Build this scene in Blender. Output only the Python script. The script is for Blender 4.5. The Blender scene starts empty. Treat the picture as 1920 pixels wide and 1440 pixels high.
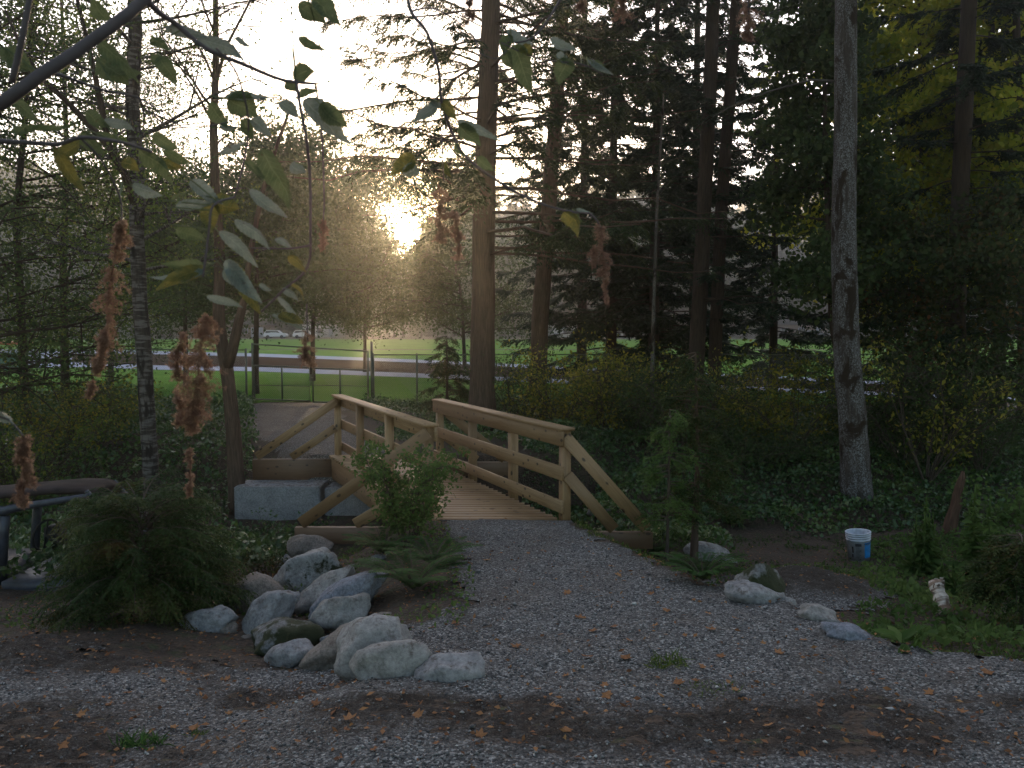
import bpy, math, random
import numpy as np
from mathutils import Vector, Matrix

SC = bpy.context.scene
COL = SC.collection
rad = math.radians
random.seed(7); RN = np.random.default_rng(7)

# ------------------------------------------------------------------ camera, sky, sun, exposure
F = 1550.0; CX, CY = 960.0, 720.0; CAMZ = 2.24; HOR = 623.0
PITCH = math.atan((CY - HOR) / F)
cam_d = bpy.data.cameras.new('camera'); cam = bpy.data.objects.new('camera', cam_d); COL.objects.link(cam)
cam.location = (0, 0, CAMZ); cam.rotation_euler = (math.pi/2 - PITCH, 0, 0)
cam_d.sensor_width = 36; cam_d.lens = F/1920*36; cam_d.clip_end = 3000; cam_d.clip_start = 0.05
cam_d.dof.use_dof = True; cam_d.dof.focus_distance = 10.0; cam_d.dof.aperture_fstop = 7.5
SC.camera = cam
SUN_AZ = math.atan((770-960)/F)          # to the left of the view axis
SUN_EL = rad(6.8)
sd = Vector((math.sin(SUN_AZ)*math.cos(SUN_EL), math.cos(SUN_AZ)*math.cos(SUN_EL), math.sin(SUN_EL)))
W = bpy.data.worlds.new('World'); SC.world = W; W.use_nodes = True
nt = W.node_tree; N = nt.nodes; N.clear()
out = N.new('ShaderNodeOutputWorld'); bg = N.new('ShaderNodeBackground'); sky = N.new('ShaderNodeTexSky')
sky.sky_type = 'NISHITA'; sky.sun_disc = False; sky.sun_elevation = SUN_EL; sky.sun_rotation = SUN_AZ
sky.air_density = 1.0; sky.dust_density = 0.8; sky.ozone_density = 1.0
bg.inputs[1].default_value = 0.10
nt.links.new(sky.outputs[0], bg.inputs[0])
# aureole of the sun itself: part of the sky, tied to the sun's direction
geo = N.new('ShaderNodeNewGeometry'); dot = N.new('ShaderNodeVectorMath'); dot.operation = 'DOT_PRODUCT'
tc = N.new('ShaderNodeTexCoord'); nrm = N.new('ShaderNodeVectorMath'); nrm.operation = 'NORMALIZE'
nt.links.new(tc.outputs['Generated'], nrm.inputs[0])
nt.links.new(nrm.outputs[0], dot.inputs[0]); dot.inputs[1].default_value = sd
def wmath(op, a, b=None):
    m = N.new('ShaderNodeMath'); m.operation = op
    for i, v in enumerate((a, b)):
        if v is None: continue
        if isinstance(v, (int, float)): m.inputs[i].default_value = v
        else: nt.links.new(v, m.inputs[i])
    return m.outputs[0]
dmax = wmath('MAXIMUM', dot.outputs['Value'], 0.0)
glow1 = wmath('MULTIPLY', wmath('POWER', dmax, 900.0), 22.0)
glow2 = wmath('MULTIPLY', wmath('POWER', dmax, 90.0), 0.55)
disc = wmath('MULTIPLY', wmath('GREATER_THAN', dot.outputs['Value'], math.cos(rad(0.95))), 90.0)
em = N.new('ShaderNodeBackground'); em.inputs[0].default_value = (1.0, 0.62, 0.24, 1)
nt.links.new(wmath('ADD', wmath('ADD', glow1, glow2), disc), em.inputs[1])
# thin high cloud veil that whitens the evening sky
veil = N.new('ShaderNodeBackground'); vm = N.new('ShaderNodeMix'); vm.data_type = 'RGBA'; vm.inputs[6].default_value = (0.95, 0.885, 0.98, 1); vm.inputs[7].default_value = (1.0, 0.70, 0.36, 1)
nt.links.new(wmath('POWER', dmax, 260.0), vm.inputs[0]); nt.links.new(vm.outputs[2], veil.inputs[0])
sep = N.new('ShaderNodeSeparateXYZ'); nt.links.new(nrm.outputs[0], sep.inputs[0])
front = wmath('POWER', wmath('MAXIMUM', wmath('ADD', wmath('MULTIPLY', dot.outputs['Value'], 0.5), 0.5), 0.0), 4.0)
vs = wmath('MULTIPLY', front, 0.92)
nt.links.new(vs, veil.inputs[1])
add = N.new('ShaderNodeAddShader'); add2 = N.new('ShaderNodeAddShader')
nt.links.new(bg.outputs[0], add.inputs[0]); nt.links.new(em.outputs[0], add.inputs[1])
nt.links.new(add.outputs[0], add2.inputs[0]); nt.links.new(veil.outputs[0], add2.inputs[1])
nt.links.new(add2.outputs[0], out.inputs[0])
W.cycles.sampling_method = 'MANUAL'; W.cycles.sample_map_resolution = 1024
sl = bpy.data.lights.new('sun', 'SUN'); so = bpy.data.objects.new('sun', sl); COL.objects.link(so)
sl.energy = 3.0; sl.angle = rad(0.5); sl.color = (1.0, 0.72, 0.42)
so.rotation_euler = (-sd).to_track_quat('-Z', 'Y').to_euler()
SC.view_settings.view_transform = 'Standard'; SC.view_settings.look = 'None'
SC.view_settings.exposure = 1.62; SC.view_settings.gamma = 1.0; SC.view_settings.use_curve_mapping = False
cy = SC.cycles
cy.max_bounces = 6; cy.diffuse_bounces = 3; cy.glossy_bounces = 2; cy.transmission_bounces = 4; cy.volume_bounces = 0
cy.use_denoising = True; cy.sample_clamp_indirect = 4.0; cy.caustics_reflective = False; cy.caustics_refractive = False

# ------------------------------------------------------------------ helpers
R_ = Vector((1, 0, 0)); FW = Vector((0, math.cos(PITCH), -math.sin(PITCH))); UP = Vector((0, math.sin(PITCH), math.cos(PITCH)))
CAM = Vector((0, 0, CAMZ))
def ray(px, py):
    return R_*((px-CX)/F) + FW + UP*(-(py-CY)/F)
def at(px, py, Y):
    d = ray(px, py); return CAM + d*(Y/d.y)

def _hash(ix, iy, s):
    n = (ix.astype(np.int64)*374761393 + iy.astype(np.int64)*668265263 + s*974634777) & 0xffffffff
    n = ((n ^ (n >> 13))*1274126177) & 0xffffffff
    return ((n ^ (n >> 16)) & 0xffff)/65535.0
def vnoise(x, y, s=0):
    x = np.asarray(x, float); y = np.asarray(y, float)
    ix = np.floor(x); iy = np.floor(y); fx = x-ix; fy = y-iy
    fx = fx*fx*(3-2*fx); fy = fy*fy*(3-2*fy)
    a = _hash(ix, iy, s); b = _hash(ix+1, iy, s); c = _hash(ix, iy+1, s); d = _hash(ix+1, iy+1, s)
    return (a*(1-fx)+b*fx)*(1-fy) + (c*(1-fx)+d*fx)*fy - 0.5
def fbm(x, y, s=0, o=3):
    t = 0; a = 1
    for k in range(o): t = t + a*vnoise(np.asarray(x)*2**k, np.asarray(y)*2**k, s+k); a *= .5
    return t
def sstep(t):
    t = np.clip(t, 0, 1); return t*t*(3-2*t)

PY = [-60, 0, 9.72, 10.05, 10.8, 12.3, 13.7, 14.85, 15.12, 17, 26, 110, 150, 220, 400]
PZ = [.8, .6, .005, -.3, -1.0, -1.2, -1.05, -.95, -.03, -.01, 0, 0, .95, 1.25, 2.0]
LY = [-60, 0, 3, 5, 6.7, 9, 10, 12.3, 15.0, 17, 26, 110, 150, 220, 400]
LZ = [.8, .55, .38, .08, -.2, -.5, -.75, -1.2, -.95, -.1, 0, 0, .95, 1.25, 2.0]
RY = [-60, 0, 3, 5, 7, 10.5, 12, 14, 17, 26, 110, 150, 220, 400]
RZ = [.8, .58, .40, .02, -.3, -.65, -.78, -.5, -.12, 0, 0, .95, 1.25, 2.0]
XRY = [0, 3.9, 4.4, 4.77, 5.1, 6.02, 6.32, 7.42, 9.5, 9.8, 14.8, 20]
XRX = [9, 7, 4.2, 2.95, 2.35, 2.02, 1.71, 1.29, .75, .7, 1.2, 3]
XLY = [0, 4.2, 5, 6.7, 9, 9.8, 12, 15, 20, 26]
XLX = [-.9, -.8, -.32, -.42, -.8, -1.0, -1.6, -3.6, -6.2, -8.8]
WLX = [.8, .8, .9, 1.9, 1.9, 1.3, 1.0, .8, 1, 1]
def terrain(x, y, detail=True):
    x = np.asarray(x, float); y = np.asarray(y, float)
    p = np.interp(y, PY, PZ); l = np.interp(y, LY, LZ); r = np.interp(y, RY, RZ)
    xr = np.interp(y, XRY, XRX); xl = np.interp(y, XLY, XLX); wl = np.interp(y, XLY, WLX)
    tl = sstep((xl - x)/wl); tr = sstep((x - xr)/.55)
    h = p*(1-tl)*(1-tr) + l*tl + r*tr*(1-tl)
    off = np.clip(np.maximum(tl, tr), 0, 1)*np.clip(1-(y-24)/6, 0, 1)
    h = h + off*fbm(x*.6, y*.6, 3)*.16
    # the raised heap of gravel right of the path
    h = h + .24*np.exp(-(((x-2.75)/.75)**2+((y-8.1)/.8)**2))
    if detail:
        near = np.clip(1-(y-9)/4, 0, 1)
        h = h + near*(fbm(x*3.1, y*3.1, 11)*.03 + fbm(x*11, y*11, 17, 2)*.012)
        s = soil(x, y)
        rid = np.sin((x*.35+y*1.1+fbm(x*2, y*2, 5)*.12)*44)*.012 + fbm(x*16, y*22, 23, 2)*.03
        h = h + s*rid*np.clip(1-(y-6)/3, 0, 1)
    return h
def _ell(x, y, cx, cyy, rx, ry):
    return 1 - np.sqrt(((x-cx)/rx)**2 + ((y-cyy)/ry)**2)
def soil(x, y):
    x = np.asarray(x, float); y = np.asarray(y, float)
    n = fbm(x*2.2, y*2.2, 31)*.55
    m = np.maximum.reduce([_ell(x, y, 1.1, 3.85, 1.9, .50), _ell(x, y, -.15, 4.05, 1.0, .2), _ell(x, y, -3.1, 5.6, 2.3, .65), _ell(x, y, -2.4, 3.85, 1.15, .75),
                           _ell(x, y, 2.9, 4.1, 1.0, .3), _ell(x, y, -1.2, 4.7, .8, .3), _ell(x, y, 2.9, 8.2, 1.2, 1.1)])
    xr = np.interp(y, XRY, XRX); xl = np.interp(y, XLY, XLX)
    e = np.clip(np.maximum(1-np.abs(x-xl)/.32, 1-np.abs(x-xr)/.28), 0, 1)*(y > 4.9)*np.clip(.8+n, 0, 1)
    return np.maximum(sstep((m + n*1.1)*1.2 + .22)*.85, e*.7)
def ground_at(px, py):
    d = ray(px, py); t0, t = .5, .5
    while t < 400:
        p = CAM + d*t
        if p.z < float(terrain(p.x, p.y, False)): break
        t0 = t; t *= 1.01
    for _ in range(20):
        m = (t0+t)/2; p = CAM + d*m
        if p.z < float(terrain(p.x, p.y, False)): t = m
        else: t0 = m
    return CAM + d*t
def gz(x, y): return float(terrain(x, y, False))

class MB:
    def __init__(s): s.V = []; s.Q = []; s.T = []; s.LC = []; s.R = []; s.n = 0
    def add(s, v, q=None, t=None, lc=None, rnd=None):
        v = np.asarray(v, float).reshape(-1, 3)
        s.V.append(v); s.LC.append(v if lc is None else np.asarray(lc, float).reshape(-1, 3))
        s.R.append(np.zeros(len(v)) if rnd is None else np.broadcast_to(np.asarray(rnd, float), (len(v),)).copy())
        if q is not None and len(q): s.Q.append(np.asarray(q, np.int64)+s.n)
        if t is not None and len(t): s.T.append(np.asarray(t, np.int64)+s.n)
        s.n += len(v)
    def build(s, name, mat, parent=None, smooth=False, off=None):
        me = bpy.data.meshes.new(name)
        V = np.concatenate(s.V) if s.V else np.zeros((0, 3))
        if off is not None: V = V - np.asarray(off, float)
        Q = np.concatenate(s.Q) if s.Q else np.zeros((0, 4), np.int64)
        T = np.concatenate(s.T) if s.T else np.zeros((0, 3), np.int64)
        me.vertices.add(len(V)); me.vertices.foreach_set('co', V.astype(np.float32).ravel())
        li = np.concatenate([Q.ravel(), T.ravel()]).astype(np.int32)
        me.loops.add(len(li)); me.loops.foreach_set('vertex_index', li)
        st = np.concatenate([np.arange(len(Q))*4, len(Q)*4+np.arange(len(T))*3]).astype(np.int32)
        me.polygons.add(len(st)); me.polygons.foreach_set('loop_start', st)
        if smooth: me.polygons.foreach_set('use_smooth', np.ones(len(st), bool))
        me.update(calc_edges=True)
        a = me.attributes.new('lc', 'FLOAT_VECTOR', 'POINT'); a.data.foreach_set('vector', np.concatenate(s.LC).astype(np.float32).ravel())
        a = me.attributes.new('rnd', 'FLOAT', 'POINT'); a.data.foreach_set('value', np.concatenate(s.R).astype(np.float32))
        me.materials.append(mat)
        o = bpy.data.objects.new(name, me); COL.objects.link(o)
        if parent is not None: o.parent = parent
        if off is not None and parent is None: o.location = off
        return o
    def box(s, c, size, rot=None, rnd=None):
        hx, hy, hz = [v/2 for v in size]
        l = np.array([(a*hx, b*hy, c_*hz) for a in (-1, 1) for b in (-1, 1) for c_ in (-1, 1)])
        M = np.eye(3) if rot is None else np.array(rot.to_3x3())
        r = random.random()
        s.add(l@M.T + np.asarray(c, float), [(0,1,3,2),(4,6,7,5),(0,4,5,1),(2,3,7,6),(0,2,6,4),(1,5,7,3)], lc=l+r*7, rnd=r if rnd is None else rnd)
    def board(s, a, b, wid, thk, updir=(0, 0, 1), bev=.004, ext=0):
        """a board with lightly eased edges from a to b; wid along updir, thk across"""
        a = Vector(a); b = Vector(b); d = (b-a).normalized(); a = a-d*ext; b = b+d*ext; L = (b-a).length
        u = Vector(updir); u = (u - d*u.dot(d)).normalized(); w = d.cross(u)
        hw, ht = wid/2, thk/2
        prof = [(-ht+bev, -hw), (ht-bev, -hw), (ht, -hw+bev), (ht, hw-bev), (ht-bev, hw), (-ht+bev, hw), (-ht, hw-bev), (-ht, -hw+bev)]
        r = random.random(); V = []; LCo = []
        for k, p in enumerate((a, b)):
            for (x, z) in prof:
                V.append(p + w*x + u*z); LCo.append((k*L + r*13, x + r*5, z + r*3))
        Qs = [(i, (i+1) % 8, 8+(i+1) % 8, 8+i) for i in range(8)]
        Qs += [(7, 0, 3, 4)[::1]]
        s.add([tuple(v) for v in V], Qs[:8], lc=LCo, rnd=r)
        n0 = s.n-16
        for base, fl in ((0, 1), (8, 0)):
            idx = [base+i for i in range(8)]
            qs = [(idx[0], idx[1], idx[2], idx[7]), (idx[7], idx[2], idx[3], idx[6]), (idx[6], idx[3], idx[4], idx[5])]
            if fl: qs = [q[::-1] for q in qs]
            s.Q.append(np.array(qs)+n0)
    def tube(s, pts, rads, sides=8, cap=True, rnd=None, wob=0):
        pts = [Vector(p) for p in pts]; n = len(pts); V = []; LCo = []; L = 0
        prev = None
        for i, p in enumerate(pts):
            d = (pts[min(i+1, n-1)] - pts[max(i-1, 0)]).normalized()
            if i: L += (p-pts[i-1]).length
            ref = Vector((1, 0, 0)) if abs(d.x) < .9 else Vector((0, 1, 0))
            if prev is not None: ref = prev
            u = (ref - d*ref.dot(d)).normalized(); w = d.cross(u); prev = u
            for k in range(sides):
                an = 2*math.pi*k/sides; r = rads[i]*(1+(random.uniform(-wob, wob) if wob else 0))
                V.append(p + (u*math.cos(an) + w*math.sin(an))*r)
                LCo.append((math.cos(an)*rads[0], math.sin(an)*rads[0], L))
        Qs = [(i*sides+k, i*sides+(k+1) % sides, (i+1)*sides+(k+1) % sides, (i+1)*sides+k) for i in range(n-1) for k in range(sides)]
        Ts = []
        if cap:
            V.append(pts[0]); LCo.append((0, 0, 0)); V.append(pts[-1]); LCo.append((0, 0, L))
            c0, c1 = n*sides, n*sides+1
            Ts = [(c0, (k+1) % sides, k) for k in range(sides)] + [(c1, (n-1)*sides+k, (n-1)*sides+(k+1) % sides) for k in range(sides)]
        s.add([tuple(v) for v in V], Qs, Ts, lc=LCo, rnd=random.random() if rnd is None else rnd)
    def blades(s, P, D, Nn, L, Wd, rnd=None, fold=.18, mid=.42, droop=.0):
        P = np.asarray(P, float); D = np.asarray(D, float); Nn = np.asarray(Nn, float); n = len(P)
        if n == 0: return
        L = np.broadcast_to(L, (n,))[:, None]; Wd = np.broadcast_to(Wd, (n,))[:, None]
        D = D/np.maximum(np.linalg.norm(D, axis=1, keepdims=True), 1e-6)
        S = np.cross(D, Nn); S = S/np.maximum(np.linalg.norm(S, axis=1, keepdims=True), 1e-6)
        Nn = np.cross(S, D)
        a = P; b = P+D*L*mid+S*Wd*.5+Nn*Wd*fold; c = P+D*L - Nn*L*droop; d = P+D*L*mid-S*Wd*.5+Nn*Wd*fold
        V = np.stack([a, b, c, d], 1).reshape(-1, 3)
        i = np.arange(n)*4
        r = RN.random(n) if rnd is None else np.broadcast_to(rnd, (n,))
        s.add(V, np.stack([i, i+1, i+2, i+3], 1), lc=V, rnd=np.repeat(r, 4))
    def leaves6(s, P, D, Nn, L, Wd, rnd=None, droop=.15, fold=.12):
        """six-cornered leaf, folded on the midrib (4 quads)"""
        P = np.asarray(P, float); D = np.asarray(D, float); Nn = np.asarray(Nn, float); n = len(P)
        if n == 0: return
        L = np.broadcast_to(L, (n,))[:, None]; Wd = np.broadcast_to(Wd, (n,))[:, None]
        D = D/np.maximum(np.linalg.norm(D, axis=1, keepdims=True), 1e-6)
        S = np.cross(D, Nn); S = S/np.maximum(np.linalg.norm(S, axis=1, keepdims=True), 1e-6)
        Nn = np.cross(S, D)
        def pt(u, v): return P + D*L*u + S*Wd*v + Nn*(abs(v)*Wd*fold*2 - L*droop*u*u)
        vs = [pt(0, 0), pt(.3, .46), pt(.68, .36), pt(1, 0), pt(.68, -.36), pt(.3, -.46), pt(.5, 0)]
        V = np.stack(vs, 1).reshape(-1, 3); i = np.arange(n)*7
        q = np.concatenate([np.stack([i, i+1, i+2, i+6], 1), np.stack([i, i+6, i+4, i+5], 1)])
        t = np.concatenate([np.stack([i+2, i+3, i+6], 1), np.stack([i+6, i+3, i+4], 1)])
        r = RN.random(n) if rnd is None else np.broadcast_to(rnd, (n,))
        s.add(V, q, t, lc=V, rnd=np.repeat(r, 7))

def rdir(n, up=0.0, spread=1.0):
    v = RN.normal(size=(n, 3))*spread; v[:, 2] += up
    return v/np.linalg.norm(v, axis=1, keepdims=True)
def tag(o, label=None, cat=None, group=None, kind=None):
    if label: o['label'] = label
    if cat: o['category'] = cat
    if group: o['group'] = group
    if kind: o['kind'] = kind
    return o
def empty(name, loc, label, cat, group=None):
    o = bpy.data.objects.new(name, None); o.location = loc; COL.objects.link(o); o.empty_display_size = .1
    return tag(o, label, cat, group)
def copy_tree(o, parent=None):
    c = o.copy(); COL.objects.link(c)
    if parent is not None: c.parent = parent
    for ch in o.children: copy_tree(ch, c)
    return c

# ------------------------------------------------------------------ materials
def mat(name):
    m = bpy.data.materials.new(name); m.use_nodes = True; n = m.node_tree.nodes; n.clear()
    o = n.new('ShaderNodeOutputMaterial'); b = n.new('ShaderNodeBsdfPrincipled')
    m.node_tree.links.new(b.outputs[0], o.inputs[0]); return m, m.node_tree, n, b, o
class NB:
    def __init__(s, t): s.t = t; s.n = t.nodes
    def link(s, a, b): s.t.links.new(a, b)
    def attr(s, nm):
        a = s.n.new('ShaderNodeAttribute'); a.attribute_name = nm; return a
    def coords(s, which='Object'): return s.n.new('ShaderNodeTexCoord').outputs[which]
    def mapping(s, v, sc=(1, 1, 1)):
        m = s.n.new('ShaderNodeMapping'); s.link(v, m.inputs[0]); m.inputs['Scale'].default_value = sc; return m.outputs[0]
    def noise(s, v, sc, det=4, rough=.55, dist=0):
        x = s.n.new('ShaderNodeTexNoise'); s.link(v, x.inputs['Vector']); x.inputs['Scale'].default_value = sc
        x.inputs['Detail'].default_value = det; x.inputs['Roughness'].default_value = rough; x.inputs['Distortion'].default_value = dist
        return x.outputs[0]
    def voronoi(s, v, sc, feat='F1', o=0):
        x = s.n.new('ShaderNodeTexVoronoi'); x.feature = feat; s.link(v, x.inputs['Vector']); x.inputs['Scale'].default_value = sc
        return x.outputs[o]
    def ramp(s, f, stops, interp='LINEAR'):
        r = s.n.new('ShaderNodeValToRGB'); s.link(f, r.inputs[0]); cr = r.color_ramp; cr.interpolation = interp
        while len(cr.elements) < len(stops): cr.elements.new(.5)
        for e, (p, c) in zip(cr.elements, stops):
            e.position = p; e.color = (c, c, c, 1) if isinstance(c, (int, float)) else (*c, 1)
        return r.outputs[0]
    def math(s, op, a, b=None, c=None):
        m = s.n.new('ShaderNodeMath'); m.operation = op
        for i, v in enumerate((a, b, c)):
            if v is None: continue
            if isinstance(v, (int, float)): m.inputs[i].default_value = v
            else: s.link(v, m.inputs[i])
        return m.outputs[0]
    def mix(s, f, a, b, mode='MIX'):
        m = s.n.new('ShaderNodeMix'); m.data_type = 'RGBA'; m.blend_type = mode
        for i, v in ((0, f), (6, a), (7, b)):
            if isinstance(v, (int, float)): m.inputs[i].default_value = v if i == 0 else (v, v, v, 1)
            elif isinstance(v, tuple): m.inputs[i].default_value = (*v, 1)
            else: s.link(v, m.inputs[i])
        return m.outputs[2]
    def bump(s, h, b, st=.5, d=.01):
        x = s.n.new('ShaderNodeBump'); s.link(h, x.inputs['Height']); x.inputs['Strength'].default_value = st; x.inputs['Distance'].default_value = d
        s.link(x.outputs[0], b.inputs['Normal'])

def leafmat(name, stops, trans=.4, rough=.6, spec=.12, nsc=1.3):
    m, t, n, b, o = mat(name); k = NB(t)
    rn = k.attr('rnd').outputs['Fac']; nz = k.noise(k.coords(), nsc, 2)
    f = k.math('ADD', k.math('MULTIPLY', rn, .55), k.math('MULTIPLY', nz, .45))
    c = k.ramp(f, [(i/(len(stops)-1)*.7+.15, s) for i, s in enumerate(stops)])
    k.link(c, b.inputs['Base Color']); b.inputs['Roughness'].default_value = rough
    b.inputs['Specular IOR Level'].default_value = spec
    tr = n.new('ShaderNodeBsdfTranslucent'); c2 = k.mix(.0, c, (1, 1, 1)); 
    g = n.new('ShaderNodeGamma'); k.link(c, g.inputs[0]); g.inputs[1].default_value = .78; k.link(g.outputs[0], tr.inputs[0])
    mx = n.new('ShaderNodeMixShader'); mx.inputs[0].default_value = trans
    k.link(b.outputs[0], mx.inputs[1]); k.link(tr.outputs[0], mx.inputs[2]); k.link(mx.outputs[0], o.inputs[0])
    return m
def budmat(name, c1, c2, trans=.28, spot=.42):
    m, t, n, b, o = mat(name); k = NB(t); lc = k.attr('lc').outputs['Vector']
    s = n.new('ShaderNodeSeparateXYZ'); k.link(lc, s.inputs[0]); u, v = s.outputs[0], s.outputs[1]
    av = k.math('ABSOLUTE', v); nz = k.noise(k.coords(), 34, 5, .7)
    c = k.mix(k.ramp(nz, [(spot-.12, 0.0), (spot+.16, 1.0)]), c1, c2)
    ph = k.math('FRACT', k.math('MULTIPLY', k.math('SUBTRACT', u, k.math('MULTIPLY', av, .16)), 11.0))
    vein = k.math('MAXIMUM', k.ramp(ph, [(.0, 1.0), (.14, 0.0)]), k.ramp(av, [(.0, 1.0), (.07, 0.0)]))
    c = k.mix(k.math('MULTIPLY', vein, .55), c, tuple(min(1, x*1.55+.02) for x in c2))
    n2 = k.noise(k.coords(), 90, 3, .7); c = k.mix(k.ramp(n2, [(.64, 0.0), (.70, .8)]), c, (.06, .04, .02))
    k.link(c, b.inputs['Base Color']); b.inputs['Roughness'].default_value = .7; b.inputs['Specular IOR Level'].default_value = .25
    k.bump(k.math('ADD', k.math('MULTIPLY', vein, -1.0), nz), b, .7, .003)
    tr = n.new('ShaderNodeBsdfTranslucent'); g = n.new('ShaderNodeGamma'); k.link(c, g.inputs[0]); g.inputs[1].default_value = .8; k.link(g.outputs[0], tr.inputs[0])
    mx = n.new('ShaderNodeMixShader'); mx.inputs[0].default_value = trans
    k.link(b.outputs[0], mx.inputs[1]); k.link(tr.outputs[0], mx.inputs[2]); k.link(mx.outputs[0], o.inputs[0]); return m
def barkmat(name, c1, c2, lich=None, la=.5, bands=False, vs=1.0):
    m, t, n, b, o = mat(name); k = NB(t); lc = k.attr('lc').outputs['Vector']
    v = k.mapping(lc, (26, 26, 3.2*vs)); nz = k.noise(v, 1.0, 5, .65, .4)
    c = k.ramp(nz, [(.3, c1), (.7, c2)])
    h = nz
    if bands:
        v2 = k.mapping(lc, (2.5, 2.5, 22)); nb = k.noise(v2, 1.0, 4, .6)
        c = k.mix(k.ramp(nb, [(.46, 0.0), (.56, 1.0)]), c, lich)
        v3 = k.mapping(lc, (5, 5, 2.2)); n3 = k.noise(v3, 1.0, 4, .6)
        c = k.mix(k.ramp(n3, [(.5, 0.0), (.6, 1.0)]), c, c1)
    elif lich:
        n2 = k.noise(k.mapping(lc, (5, 5, 1.6)), 1.0, 5, .7); n3 = k.noise(lc, 42, 3, .75)
        mk = k.math('MULTIPLY', k.ramp(n2, [(la-.05, 0.0), (la+.08, 1.0)]), k.ramp(n3, [(.48, .0), (.58, 1.0)]))
        c = k.mix(mk, c, lich)
        n4 = k.noise(k.mapping(lc, (1.4, 1.4, 1.5)), 1.0, 5, .65, .6)
        c = k.mix(k.ramp(n4, [(.53, 0.0), (.58, 1.0)]), c, (.026, .017, .011))
    k.link(c, b.inputs['Base Color']); b.inputs['Roughness'].default_value = .92; b.inputs['Specular IOR Level'].default_value = .2
    k.bump(h, b, .9, .02); return m
def plain(name, c, rough=.6, metal=0, nsc=30, var=.25, bump=.0):
    m, t, n, b, o = mat(name); k = NB(t); nz = k.noise(k.coords(), nsc, 3)
    cc = k.mix(k.ramp(nz, [(.3, 0.0), (.7, 1.0)]), tuple(v*(1-var) for v in c), tuple(min(1, v*(1+var)) for v in c))
    k.link(cc, b.inputs['Base Color']); b.inputs['Roughness'].default_value = rough; b.inputs['Metallic'].default_value = metal
    if bump: k.bump(nz, b, bump, .01)
    return m
def woodmat(name, c1, c2, kn=.5):
    m, t, n, b, o = mat(name); k = NB(t); lc = k.attr('lc').outputs['Vector']
    g = k.noise(k.mapping(lc, (1.6, 26, 26)), 1.0, 5, .6, .8); big = k.noise(k.mapping(lc, (.8, 3, 3)), 1.0, 2)
    rn = k.attr('rnd').outputs['Fac']
    c = k.mix(k.ramp(g, [(.32, 0.0), (.68, 1.0)]), c1, c2)
    c = k.mix(k.math('MULTIPLY', rn, .6), c, (c1[0]*.6, c1[1]*.55, c1[2]*.5))
    c = k.mix(k.ramp(big, [(.45, 0.0), (.75, .45)]), c, (c1[0]*.75, c1[1]*.62, c1[2]*.5))
    kv = k.voronoi(k.mapping(lc, (5.2, 9, 9)), 1.0)
    c = k.mix(k.ramp(kv, [(.12, .9), (.20, 0.0)]), c, (.035, .018, .010))
    sp = k.noise(lc, 70, 2); c = k.mix(k.ramp(sp, [(.70, 0.0), (.76, .5)]), c, (.05, .03, .02))
    k.link(c, b.inputs['Base Color']); b.inputs['Roughness'].default_value = .55; b.inputs['Specular IOR Level'].default_value = .45
    k.bump(g, b, .25, .003); return m
def rockmat(name, c1, c2, moss=0.0, dirt=.3, white=.0):
    m, t, n, b, o = mat(name); k = NB(t); co = k.coords()
    a = k.noise(co, 3.2, 6, .62, .3); f = k.noise(co, 42, 4, .7); g2 = k.noise(co, 9, 5, .65)
    c = k.mix(k.ramp(a, [(.32, 0.0), (.68, 1.0)]), c1, c2)
    c = k.mix(k.ramp(f, [(.36, .65), (.58, 0.0)]), c, (c1[0]*.45, c1[1]*.45, c1[2]*.45))
    c = k.mix(k.ramp(f, [(.62, 0.0), (.76, .3)]), c, (.45, .44, .42))
    vn = k.voronoi(k.mapping(co, (2.2, 1.3, 3.0)), 1.6, 'DISTANCE_TO_EDGE')
    c = k.mix(k.ramp(vn, [(.0, .35), (.02, 0.0)]), c, (.05, .045, .04))
    gn = n.new('ShaderNodeNewGeometry'); sx = n.new('ShaderNodeSeparateXYZ'); k.link(gn.outputs['Normal'], sx.inputs[0])
    upf = k.ramp(sx.outputs[2], [(.25, 0.0), (.8, 1.0)])
    if white:
        c = k.mix(k.math('MULTIPLY', k.ramp(g2, [(.40, 0.0), (.62, 1.0)]), white), c, (.40, .39, .38))
    if dirt:
        dirt *= .9
        dn = k.noise(co, 13, 6, .75); mk = k.math('MULTIPLY', upf, k.ramp(dn, [(.56-.12*dirt, 0.0), (.68-.12*dirt, .8)]))
        c = k.mix(mk, c, (.045, .028, .018))
    if moss:
        mn = k.noise(co, 4.5, 5, .65); mk = k.ramp(mn, [(.60-.25*moss, 0.0), (.68-.25*moss, 1.0)])
        c = k.mix(mk, c, (.022, .026, .009))
    k.link(c, b.inputs['Base Color']); b.inputs['Roughness'].default_value = .85; b.inputs['Specular IOR Level'].default_value = .3
    hh = k.math('ADD', k.math('MULTIPLY', f, .5), g2); k.bump(hh, b, .55, .02); return m

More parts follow.
